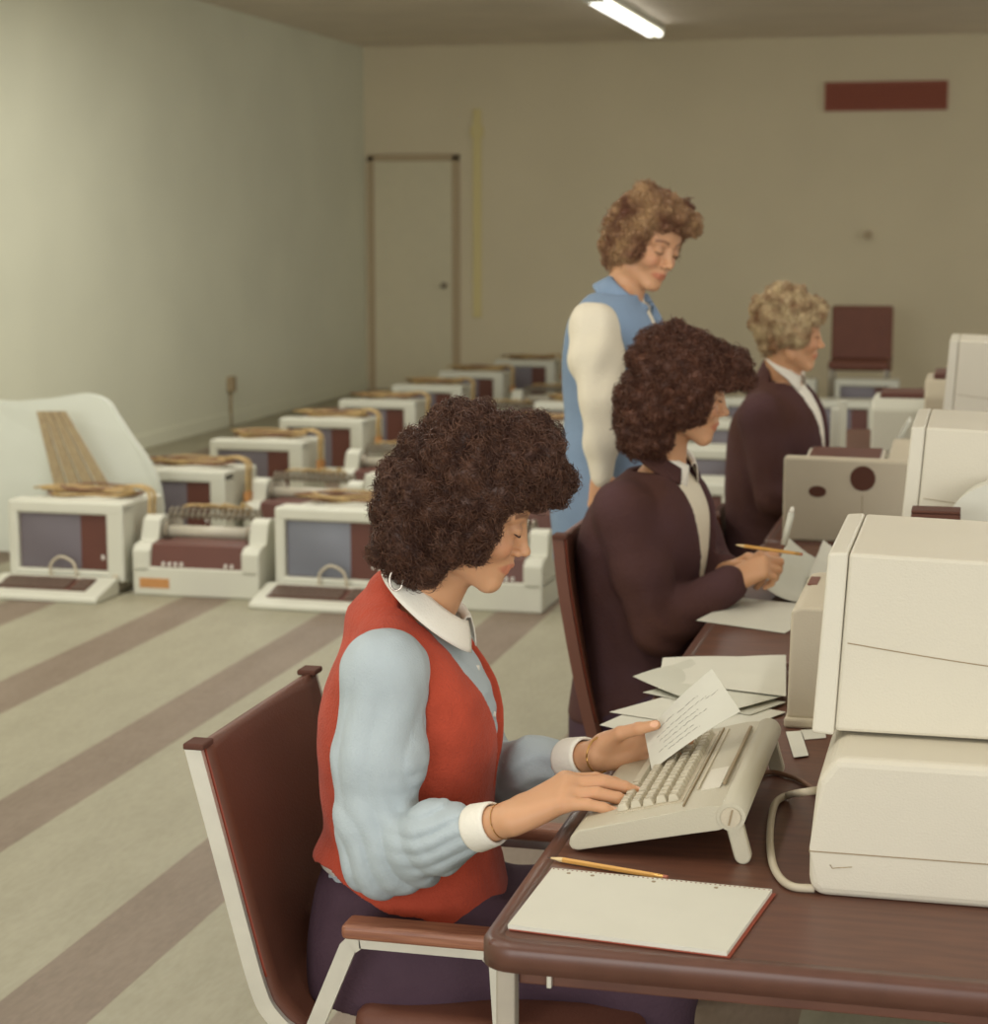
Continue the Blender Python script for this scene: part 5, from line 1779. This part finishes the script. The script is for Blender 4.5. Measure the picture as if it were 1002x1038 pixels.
# skirt
S = Shape()
S.loft([(0.32, 0.0, 0, 0.160, 0.192), (0.42, 0.0, 0, 0.160, 0.194), (0.50, -0.002, 0, 0.147, 0.166), (0.56, 0.002, 0, 0.128, 0.142), (0.60, 0.004, 0, 0.120, 0.13)], o1, fd, 0.345, 0.575, grow=0.0)
for sd in (-1, 1):
    S.chain([W(0.0, 0.085 * sd, 0.415), W(0.40, 0.095 * sd, 0.43), W(0.40, 0.10 * sd, 0.30)], [0.088, 0.074, 0.070], 0.05)
S.cone(W(0.05, 0, 0.41), W(0.39, 0, 0.42), 0.08, 0.062, 0.04)
npmesh('skirt', shift([S.mesh(0.005, noise=lambda X, Y, Z: 0.003 * nz(X, Y, Z, 28, 5))], W1), M['navy'], W1)
bm = B()
n = 48
rings = []
for z_, g_ in ((0.542, -0.004), (0.542, 0.002), (0.566, 0.001), (0.566, -0.004)):
    rf, rs = 0.140 + g_, 0.153 + g_
    rings.append([bm.verts.new((f3 * cos(2 * pi * i / n) * rf + l3 * sin(2 * pi * i / n) * rs + z3 * z_)) for i in range(n)])
for q in range(4):
    for i in range(n): bm.faces.new((rings[q][i], rings[q][(i + 1) % n], rings[(q + 1) % 4][(i + 1) % n], rings[(q + 1) % 4][i]))
obj('belt', bm, M['white'], W1, True)
for sd in (-1, 1):
    S = Shape()
    S.chain([W(0.315, 0.10 * sd, 0.050), W(0.42, 0.11 * sd, 0.034), W(0.475, 0.11 * sd, 0.027)], [0.036, 0.034, 0.026], 0.015)
    npmesh('shoe', shift([S.mesh(0.005)], W1), M['shoe'], W1)



def pix_ell(H, px, py, Y, rf, ru, rl):
    q = H.L(ay(px, py, Y))
    return ((q[0], 0.0, q[2]), (rf, rl, ru))


def face_cut(H, S, brow=0.047, temple=0.050, jaw=-0.070, jx=-0.004, slope=0.0, k=0.008):
    def f(X, Y, Z):
        dx, dy, dz = X - H.o[0], Y - H.o[1], Z - H.o[2]
        x = (dx * H.f[0] + dy * H.f[1] + dz * H.f[2]) / H.sc
        y = (dx * H.l[0] + dy * H.l[1] + dz * H.l[2]) / H.sc
        z = (dx * H.u[0] + dy * H.u[1] + dz * H.u[2]) / H.sc
        front = np.maximum(temple - x + 0.35 * np.maximum(z - 0.01, 0) , z - brow - slope * (x - 0.08) + 0.25 * np.abs(y))
        low = np.maximum(jx - x, z - jaw - 0.55 * (x - 0.03))
        return np.minimum(front, low) * 0.9
    c = H.P(0.09, 0, -0.06)
    S.fn(f, c - 0.22, c + 0.22, k, 's')


hair_cut1 = lambda S: face_cut(H1_, S)
Yh = 2.955
hair_build(H1_, [pix_ell(H1_, 484, 470, Yh, .102, .084, .098), pix_ell(H1_, 532, 466, Yh, .052, .060, .080), pix_ell(H1_, 554, 488, Yh, .026, .034, .058),
                 pix_ell(H1_, 432, 500, Yh, .064, .076, .094), pix_ell(H1_, 416, 538, Yh, .046, .058, .084), pix_ell(H1_, 436, 560, Yh, .046, .038, .074),
                 ((-.005, -.064, .020), (.062, .036, .066)), ((-.005, .064, .020), (.062, .036, .066)), ((.000, -.064, -.035), (.045, .030, .042)), ((.000, .064, -.035), (.045, .030, .042))],
           hair_cut1, 560, (.016, .016, .016), 0.0034, 5, W1, M['hair_brown'], 13000, L=0.034, rad=0.0055, thick=0.0007, lump=0.0016)

# the card held in the left hand
cc = [ay(654, 744, 2.926), ay(722, 678, 2.962), ay(751, 721, 2.91), ay(661, 781, 2.835)]
CD = thing('index_card_sheet', 'white card with typed and handwritten lines, held in the red-vested woman\'s hand', 'card', tuple(cc[0]))
q = [np.array(c_) - cc[0] for c_ in cc]
nc = norm(np.cross(q[1] - q[0], q[3] - q[0]));
if nc[1] > 0: nc = -nc
bm = B()
n = 10
cg = lambda s, t: q[0] * (1 - s) * (1 - t) + q[1] * s * (1 - t) + q[2] * s * t + q[3] * (1 - s) * t + nc * 0.004 * sin(pi * s)
A = [[bm.verts.new(cg(i / n, j / n) + nc * 0.0003) for j in range(n + 1)] for i in range(n + 1)]
C_ = [[bm.verts.new(cg(i / n, j / n) - nc * 0.0003) for j in range(n + 1)] for i in range(n + 1)]
for i in range(n):
    for j in range(n):
        bm.faces.new((A[i][j], A[i + 1][j], A[i + 1][j + 1], A[i][j + 1])); bm.faces.new((C_[i][j], C_[i][j + 1], C_[i + 1][j + 1], C_[i + 1][j]))
    bm.faces.new((A[i][0], C_[i][0], C_[i + 1][0], A[i + 1][0])); bm.faces.new((A[i][n], A[i + 1][n], C_[i + 1][n], C_[i][n]))
    bm.faces.new((A[0][i], A[0][i + 1], C_[0][i + 1], C_[0][i])); bm.faces.new((A[n][i], C_[n][i], C_[n][i + 1], A[n][i + 1]))
obj('sheet', bm, M['paper'], CD)
# faint scribbled lines: short marks in rows
bm = B()
rr_ = random.Random(4)


def mark(s0, s1, t, th):
    pts = []
    m = max(3, int((s1 - s0) * 60))
    for i in range(m + 1):
        s = s0 + (s1 - s0) * i / m
        pts.append(cg(s, t + rr_.uniform(-.012, .012)) + nc * 0.0006)
    tube(bm, pts, th, 4)


for row, (a_, c_) in enumerate([(.78, .93), (.18, .40), (.45, .72), (.14, .80), (.16, .66), (.20, .74), (.12, .55), (.22, .60)]):
    t = [.42, .22, .26, .38, .50, .60, .72, .82][row]
    s = a_
    while s < c_:
        e = min(c_, s + rr_.uniform(.03, .10))
        mark(s, e, t, 0.00035)
        s = e + .018
obj('written_lines', bm, M['ink'], CD)


# ================================================================== the other three women
def garment_v(o, fdir, z_bot, z_top, w_top, w_mid=None):
    w_mid = w_top * 0.55 if w_mid is None else w_mid
    def f(X, Y, Z):
        a = (X - o[0]) * fdir[0] + (Y - o[1]) * fdir[1]
        b = -(X - o[0]) * fdir[1] + (Y - o[1]) * fdir[0]
        wdt = np.interp(Z, [z_bot, (z_bot + z_top) / 2, z_top], [0.0, w_mid, w_top])
        return np.maximum(np.maximum(np.abs(b) - wdt, -a + 0.0), z_bot - Z)
    return f


def frame(o, yaw):
    fd_ = (cos(R(yaw)), sin(R(yaw)))
    f_ = np.array([fd_[0], fd_[1], 0.]); l_ = np.array([-fd_[1], fd_[0], 0.])
    return fd_, f_, l_, (lambda a, b, z_: np.array([o[0], o[1], 0.]) + f_ * a + l_ * b + z3 * z_)


# ---------------- writing woman in the dark jacket
W2 = thing('person', 'woman with auburn curls in a dark jacket, writing at the second desk', 'person', (-0.76, 4.52, 0))
o2 = (-0.76, 4.52)
fd2, f2, l2, Q2 = frame(o2, -12)
H2 = Head(ay(731, 401, 4.50), 12, 13, 0, 1.03)
t2 = [(0.34, 0.00, 0, .150, .185), (0.42, 0.0, 0, .152, .188), (0.52, -.002, 0, .138, .162), (0.62, -.004, 0, .134, .150), (0.72, .0, 0, .140, .160),
      (0.82, .010, 0, .142, .172), (0.90, .020, 0, .128, .172), (0.955, .030, 0, .095, .150), (0.99, .038, 0, .062, .10), (1.02, .045, 0, .05, .06)]
s2N, s2F = Q2(0.015, -0.165, 0.915), Q2(0.015, 0.165, 0.915)
e2N, e2F = ay(668, 640, 4.33), Q2(0.12, 0.17, 0.72)
w2N, w2F = ay(742, 590, 4.40), ay(736, 580, 4.52)
Sb = Shape()
Sb.loft(t2, o2, fd2, 0.38, 1.0, grow=-0.014)
Sb.cone(Q2(0.05, 0, 0.97), H2.P(-.026, 0, -.05), .048, .048, .02)
for a_, b__, c__ in ((s2N, e2N, w2N), (s2F, e2F, w2F)):
    Sb.chain([Q2(0.02, 0, 0.93), a_, b__], [.05, .046, .036], .02)
    Sb.chain([b__, b__ * .1 + c__ * .9], [.036, .024], .015)
for sd in (-1, 1):
    Sb.chain([Q2(0, .09 * sd, .43), Q2(.42, .10 * sd, .44), Q2(.38, .10 * sd, .28), Q2(.36, .10 * sd, .10)], [.072, .058, .05, .032], .02)
    Sb.chain([Q2(.33, .10 * sd, .06), Q2(.43, .11 * sd, .035), Q2(.48, .11 * sd, .025)], [.032, .03, .022], .015)
p2 = [Sb.mesh(0.008)]
Sh = Shape(); H2.build(Sh)
Sh.cone(Q2(0.05, 0, 0.97), H2.P(-.026, 0, -.05), .050, .050, .02)
p2.append(Sh.mesh(0.003))
hn = Shape(); hn.cone(e2N * .2 + w2N * .8, w2N, .027, .024, .01)
d2N = norm(ay(790, 563, 4.42) - w2N)
T2N, _k = hand(hn, w2N, d2N, norm(np.array([-.10, -.62, .78])), np.array([0, .78, .62]), [(38, 62, 40), (46, 70, 42), (52, 74, 42), (56, 76, 42)],
               [(.70, .55, -.60), (.85, .10, -.50), (.95, -.15, -.25)], sc=1.0, splay=(.05, 0, -.03, -.06))
p2.append(hn.mesh(0.0028))
hn = Shape(); hn.cone(e2F * .15 + w2F * .85, w2F, .027, .024, .01)
d2F = norm(ay(790, 560, 4.47) - w2F)
T2F, _k = hand(hn, w2F, d2F, norm(np.array([.10, .45, .88])), np.array([0, -.8, .5]), [(45, 55, 30), (48, 60, 32), (50, 62, 32), (55, 62, 32)],
               [(.75, .55, -.30), (.9, .2, -.3), (1, 0, -.15)], sc=.96)
p2.append(hn.mesh(0.0028))
npmesh('body', shift(p2, W2), M['skin'], W2, lambda V, t: H2.tint(V + np.array(W2.location), t))
H2.eyes(W2, 0.15)


def jacket_noise(e, amp=0.004):
    def f(X, Y, Z):
        g_ = np.exp(-(((X - e[0]) / .10) ** 2 + ((Y - e[1]) / .12) ** 2 + ((Z - e[2]) / .10) ** 2))
        return 0.0022 * nz(X, Y, Z, 30, 1.1) + g_ * amp * np.sin(((X - e[0]) * .7 + (Z - e[2]) * .7) * 105 + 2 * np.sin((X - Z) * 22))
    return f


S = Shape()
S.loft(t2, o2, fd2, 0.50, 0.995, grow=-.002)
npmesh('blouse', shift([S.mesh(0.0045, noise=lambda X, Y, Z: .001 * nz(X, Y, Z, 60, 3))], W2), M['cream_blouse'], W2)
S = Shape()
S.loft(t2, o2, fd2, 0.42, 1.0, grow=.012)
S.chain([Q2(0.0, -0.04, .935), s2N + [0, 0, .005], s2N * .5 + e2N * .5, e2N, e2N * .5 + w2N * .5, e2N * .04 + w2N * .96], [.055, .066, .064, .058, .052, .043], .022)
S.chain([Q2(0.0, 0.04, .935), s2F + [0, 0, .005], s2F * .5 + e2F * .5, e2F, e2F * .5 + w2F * .5, e2F * .04 + w2F * .96], [.055, .064, .060, .056, .050, .042], .022)
S.fn(garment_v(o2, fd2, 0.60, 1.0, .074, .045), (-1.1, 4.2, .58), (-.4, 4.9, 1.1), .004, 's')
jk = npmesh('jacket', shift([S.mesh(0.005, noise=jacket_noise(e2N))], W2), M['jacket'], W2)
fc2 = norm(f2 - z3 * .80)
collar(ay(677, 462, 4.52), fc2, l2, np.cross(fc2, l2), W2, M['jacket'], r0=.068, stand=.010, fall=lambda a: .030 + .026 * min(1, a / 120), gap=40, spread=.75, drop=.50, thick=.005, name='jacket_collar')
collar(ay(682, 459, 4.52), fc2, l2, np.cross(fc2, l2), W2, M['white'], r0=.056, stand=.008, fall=lambda a: .036 + .030 * max(0, 1 - a / 60), gap=24, spread=.60, drop=.70)
S = Shape()
S.loft([(0.32, 0, 0, .160, .192), (0.42, 0, 0, .160, .194), (0.50, 0, 0, .148, .17), (.56, 0, 0, .14, .155), (.6, 0, 0, .13, .14)], o2, fd2, .35, .56)
for sd in (-1, 1): S.chain([Q2(0, .085 * sd, .42), Q2(.42, .095 * sd, .435), Q2(.41, .10 * sd, .30)], [.088, .074, .07], .05)
npmesh('skirt', shift([S.mesh(0.007)], W2), M['navy'], W2)
for sd in (-1, 1):
    S = Shape(); S.chain([Q2(.325, .10 * sd, .05), Q2(.43, .11 * sd, .034), Q2(.485, .11 * sd, .027)], [.036, .034, .026], .015)
    npmesh('shoe', shift([S.mesh(0.006)], W2), M['shoe'], W2)
Yh = 4.52
hair_build(H2, [((-.014, 0, .036), (.106, .086, .088)), pix_ell(H2, 696, 396, Yh, .104, .082, .100), pix_ell(H2, 736, 386, Yh, .046, .056, .074), pix_ell(H2, 660, 405, Yh, .064, .078, .090),
                pix_ell(H2, 649, 434, Yh, .043, .050, .076), pix_ell(H2, 668, 440, Yh, .045, .034, .07),
                ((0, -.064, .02), (.062, .036, .066)), ((0, .064, .02), (.062, .036, .066)), ((0, -.064, -.035), (.045, .03, .04))],
           lambda S: face_cut(H2, S, brow=.040, temple=.056, jaw=-.074), 420, (.018, .018, .018), 0.0048, 9, W2, M['hair_brown2'], 6000, L=.036, rad=.006, thick=.0011, lump=.002)
pa, pb = Vector(ay(744, 552, 4.40)), Vector(ay(814, 562, 4.42))
PN = thing('pencil', 'orange pencil held crosswise in the writing woman\'s fist', 'pencil', tuple(pa))
pencil_parts(PN, (pb - pa).length, (pb - pa).normalized(), Vector((0, 0, 0)))
pa, pb = Vector(ay(795, 552, 4.42)), Vector(ay(804, 514, 4.42))
PN = thing('white_pen', 'thick white pen held upright in the writing woman\'s hand', 'pen', tuple(pa))
dv = (pb - pa)
obj('barrel', cyl(B(), (0, 0, 0), dv * .85, .0075, .0070, 16), M['cream'], PN, True)
obj('cap', cyl(B(), dv * .85, dv, .0070, .0035, 16), M['white'], PN, True)
obj('nib', cyl(B(), -dv * .12, (0, 0, 0), .0012, .0060, 12), M['dark'], PN, True)

# ---------------- blonde woman in the dark jacket
W3 = thing('person', 'woman with short curly blonde hair in a dark jacket, seated third along the desks', 'person', (-0.64, 6.15, 0))
o3 = (-0.62, 6.15)
fd3, f3_, l3_, Q3 = frame(o3, -10)
H3 = Head(ay(829, 338, 6.12), 12, 8, 0, 1.0)
t3 = [(0.34, 0.0, 0, .155, .185), (0.42, 0, 0, .155, .188), (0.52, -.0, 0, .14, .162), (0.64, .0, 0, .135, .155), (0.76, .005, 0, .142, .165),
      (0.88, .010, 0, .142, .176), (0.97, .012, 0, .125, .172), (1.03, .018, 0, .090, .145), (1.065, .024, 0, .062, .10), (1.095, .03, 0, .05, .06)]
s3N, s3F = Q3(0.0, -0.165, 0.985), Q3(0.0, .165, .985)
e3N, e3F = Q3(.06, -.20, .74), Q3(.08, .19, .74)
w3N, w3F = Q3(.17, -.04, .80), Q3(.17, .10, .80)
Sb = Shape()
Sb.loft(t3, o3, fd3, 0.38, 1.075, grow=-.014)
Sb.cone(Q3(0.035, 0, 1.04), H3.P(-.026, 0, -.05), .048, .048, .02)
for a_, b__, c__ in ((s3N, e3N, w3N), (s3F, e3F, w3F)):
    Sb.chain([Q3(0.0, 0, 1.0), a_, b__], [.05, .046, .036], .02); Sb.chain([b__, c__], [.036, .024], .015)
for sd in (-1, 1):
    Sb.chain([Q3(0, .09 * sd, .43), Q3(.40, .10 * sd, .44), Q3(.37, .10 * sd, .28), Q3(.34, .10 * sd, .10)], [.072, .058, .05, .032], .02)
    Sb.chain([Q3(.31, .10 * sd, .06), Q3(.41, .11 * sd, .035), Q3(.46, .11 * sd, .025)], [.032, .03, .022], .015)
p3 = [Sb.mesh(0.009)]
Sh = Shape(); H3.build(Sh); Sh.cone(Q3(0.035, 0, 1.04), H3.P(-.026, 0, -.05), .050, .05, .02)
p3.append(Sh.mesh(0.0035))
for w_, sg in ((w3N, 1), (w3F, -1)):
    hn = Shape()
    hand(hn, w_, norm(np.array([.95, .05 * sg, -.15])), z3, np.array([0, 1.0 * sg, 0]), [(25, 30, 18)] * 4, [(.75, .55, -.4), (.92, .2, -.3), (1, 0, -.2)])
    p3.append(hn.mesh(0.004))
npmesh('body', shift(p3, W3), M['skin'], W3, lambda V, t: H3.tint(V + np.array(W3.location), t))
H3.eyes(W3, .2)
S = Shape(); S.loft(t3, o3, fd3, 0.60, 1.075, grow=-.002)
npmesh('blouse', shift([S.mesh(0.007)], W3), M['white'], W3)
S = Shape()
S.loft(t3, o3, fd3, 0.45, 1.075, grow=.012)
S.chain([Q3(0, -.04, 1.0), s3N, e3N, e3N * .05 + w3N * .95], [.055, .066, .058, .042], .022)
S.chain([Q3(0, .04, 1.0), s3F, e3F, e3F * .05 + w3F * .95], [.055, .066, .058, .042], .022)
S.cone(Q3(.004, 0, 1.04), Q3(.024, 0, 1.098), .092, .080, .03)
S.fn(garment_v(o3, fd3, 0.78, 1.08, .080, .045), (-1.0, 5.8, .75), (-.3, 6.5, 1.15), .004, 's')
npmesh('jacket', shift([S.mesh(0.007, noise=jacket_noise(e3N))], W3), M['jacket'], W3)
fc3 = norm(f3_ - z3 * .85)
collar(ay(795, 372, 6.14), fc3, l3_, np.cross(fc3, l3_), W3, M['white'], r0=.062, stand=.016, fall=lambda a: .030 + .035 * max(0, 1 - a / 60), gap=20, spread=.60, drop=.62)
S = Shape()
S.loft([(0.32, 0, 0, .160, .192), (0.42, 0, 0, .160, .194), (0.50, 0, 0, .148, .17), (.56, 0, 0, .14, .155), (.6, 0, 0, .13, .14)], o3, fd3, .35, .56)
for sd in (-1, 1): S.chain([Q3(0, .085 * sd, .42), Q3(.40, .095 * sd, .435), Q3(.39, .10 * sd, .30)], [.088, .074, .07], .05)
npmesh('skirt', shift([S.mesh(0.009)], W3), M['navy'], W3)
for sd in (-1, 1):
    S = Shape(); S.chain([Q3(.305, .10 * sd, .05), Q3(.41, .11 * sd, .034), Q3(.465, .11 * sd, .027)], [.036, .034, .026], .015)
    npmesh('shoe', shift([S.mesh(0.007)], W3), M['shoe'], W3)
Yh = 6.13
hair_build(H3, [((-.016, 0, .036), (.102, .084, .086)), pix_ell(H3, 803, 328, Yh, .086, .078, .088), pix_ell(H3, 820, 320, Yh, .042, .044, .068), pix_ell(H3, 787, 338, Yh, .046, .060, .074),
                ((0, -.060, .01), (.05, .028, .05)), ((0, .060, .01), (.05, .028, .05))],
           lambda S: face_cut(H3, S, brow=.045, temple=.050, jaw=-.045, jx=-.03), 260, (.017, .017, .017), 0.0055, 19, W3, M['hair_blonde'], 2600, L=.030, rad=.0055, thick=.0014, lump=.002)

# ---------------- standing woman
W4 = thing('person', 'standing woman in a light blue sleeveless suit over a cream blouse, looking down', 'person', (-0.93, 5.02, 0))
o4 = (-0.93, 5.02)
fd4, f4, l4, Q4 = frame(o4, -6)
H4 = Head(ay(679, 255, 4.98), -34, 20, -8, .95)
t4 = [(0.50, .01, 0, .132, .165), (0.70, .005, 0, .136, .170), (0.86, -.005, 0, .134, .170), (0.98, -.008, 0, .112, .150), (1.06, .0, 0, .106, .140), (1.16, .008, 0, .116, .150),
      (1.25, .012, 0, .118, .162), (1.32, .008, 0, .098, .165), (1.365, .010, 0, .070, .130), (1.395, .02, 0, .052, .07), (1.42, .03, 0, .048, .055)]
s4N, s4F = Q4(0.0, -.168, 1.300), Q4(0, .168, 1.300)
e4N, e4F = ay(611, 405, 4.79), Q4(-.02, .21, 1.05)
w4N, w4F = ay(610, 482, 4.79), Q4(.03, .20, .84)
Sb = Shape()
Sb.loft(t4, o4, fd4, 0.80, 1.40, grow=-.012)
Sb.cone(Q4(.025, 0, 1.36), H4.P(-.026, 0, -.05), .048, .048, .02)
for a_, b__, c__ in ((s4N, e4N, w4N), (s4F, e4F, w4F)):
    Sb.chain([Q4(0, 0, 1.32), a_, b__], [.05, .046, .036], .02); Sb.chain([b__, c__], [.036, .024], .015)
for sd in (-1, 1):
    Sb.chain([Q4(0, .085 * sd, .84), Q4(0, .085 * sd, .48), Q4(-.02, .085 * sd, .10)], [.085, .052, .034], .02)
    Sb.chain([Q4(-.03, .085 * sd, .06), Q4(.08, .095 * sd, .035), Q4(.15, .10 * sd, .025)], [.034, .03, .022], .015)
p4 = [Sb.mesh(0.009)]
Sh = Shape(); H4.build(Sh); Sh.cone(Q4(.025, 0, 1.36), H4.P(-.026, 0, -.05), .050, .05, .02)
p4.append(Sh.mesh(0.003))
hn = Shape(); hand(hn, w4N, norm(np.array([.05, .02, -1])), norm(np.array([0, -1, 0.])), np.array([1.0, 0, 0]), [(14, 20, 14), (18, 24, 16), (22, 26, 18), (26, 28, 18)], [(.8, .5, -.2), (.95, .1, -.2), (1, 0, -.2)])
p4.append(hn.mesh(0.004))
hn = Shape(); hand(hn, w4F, norm(np.array([.05, 0, -1])), np.array([0, 1.0, 0]), np.array([1.0, 0, 0]), [(20, 30, 18)] * 4, [(.8, .5, -.2), (.95, .1, -.2), (1, 0, -.2)])
p4.append(hn.mesh(0.004))
npmesh('body', shift(p4, W4), M['skin'], W4, lambda V, t: H4.tint(V + np.array(W4.location), t))
H4.eyes(W4, .2)
S = Shape()
S.loft(t4, o4, fd4, 0.95, 1.385, grow=-.003)
S.chain([Q4(0, -.05, 1.31), s4N + [0, 0, .005], s4N * .6 + e4N * .4, e4N, e4N * .45 + w4N * .55, w4N], [.045, .060, .066, .055, .046, .030], .022)
S.chain([Q4(0, .05, 1.31), s4F + [0, 0, .005], e4F, e4F * .4 + w4F * .6, w4F], [.045, .062, .060, .052, .034], .022)
npmesh('blouse', shift([S.mesh(0.0055, noise=lambda X, Y, Z: .0025 * nz(X, Y, Z, 34, 2.2) + .0025 * np.exp(-(((Y - 4.79) / .1) ** 2)) * np.sin(X * 90 + 2 * np.sin(Z * 18)))], W4), M['cream_blouse'], W4)
S = Shape()
S.loft(t4, o4, fd4, 0.70, 1.385, grow=.012)
S.cone(Q4(-.01, -.06, 1.335), Q4(0, -.130, 1.318), .052, .046, .015)
S.cone(Q4(-.01, .06, 1.335), Q4(0, .130, 1.318), .052, .046, .015)
S.fn(garment_v(o4, fd4, 1.17, 1.40, .050, .028), (-1.3, 4.7, 1.1), (-.6, 5.3, 1.5), .004, 's')
S.cone(s4N + [.004, -.08, 0], s4N + [.004, -.012, -.015], .068, .060, .004, 's'); S.cone(s4N + [.004, -.08, -.09], s4N + [.004, -.02, -.08], .066, .060, .004, 's')
S.cone(s4F + [.004, .08, 0], s4F + [.004, .012, -.015], .068, .060, .004, 's')
npmesh('vest', shift([S.mesh(0.0055, noise=lambda X, Y, Z: .002 * nz(X, Y, Z, 26, 1.2))], W4), M['sky_vest'], W4)
fc4 = norm(f4 - z3 * .75)
collar(Q4(.036, 0, 1.368), fc4, l4, np.cross(fc4, l4), W4, M['sky_vest'], r0=.062, stand=.026, fall=lambda a: .052 + .075 * max(0, 1 - a / 80), gap=26, spread=.42, drop=.85, thick=.004, name='lapel_collar')
collar(Q4(.040, 0, 1.366), fc4, l4, np.cross(fc4, l4), W4, M['cream_blouse'], r0=.052, stand=.016, fall=lambda a: .022 + .035 * max(0, 1 - a / 60), gap=24, spread=.35, drop=.8)
S = Shape()
S.loft([(0.40, .045, 0, .136, .168), (0.55, .040, 0, .137, .170), (0.72, .020, 0, .138, .172), (0.86, -.003, 0, .138, .174), (.96, -.006, 0, .12, .158), (1.0, 0, 0, .11, .15)], o4, fd4, .48, .95, grow=.004)
npmesh('skirt', shift([S.mesh(0.008, noise=lambda X, Y, Z: .003 * nz(X, Y, Z, 20, 1.2))], W4), M['sky_vest'], W4)
for sd in (-1, 1):
    S = Shape(); S.chain([Q4(-.035, .085 * sd, .05), Q4(.08, .095 * sd, .034), Q4(.155, .10 * sd, .027)], [.038, .034, .026], .015)
    npmesh('shoe', shift([S.mesh(0.007)], W4), M['shoe'], W4)
Yh = 5.0
hair_build(H4, [((-.016, 0, .044), (.104, .086, .088)), ((-.050, 0, -.015), (.062, .086, .068)), ((-.050, 0, -.064), (.050, .078, .036)),
                ((.040, 0, .085), (.062, .078, .042)), ((.006, -.068, .0), (.046, .026, .056)), ((.006, .068, .0), (.046, .026, .056)), ((.062, .02, .074), (.030, .052, .024))],
           lambda S: face_cut(H4, S, brow=.060, temple=.048, jaw=-.060, jx=-.005), 200, (.020, .020, .016), 0.0045, 29, W4, M['hair_ash'], 3500, L=.040, rad=.0045, thick=.0012, down=1.0, lump=.002)
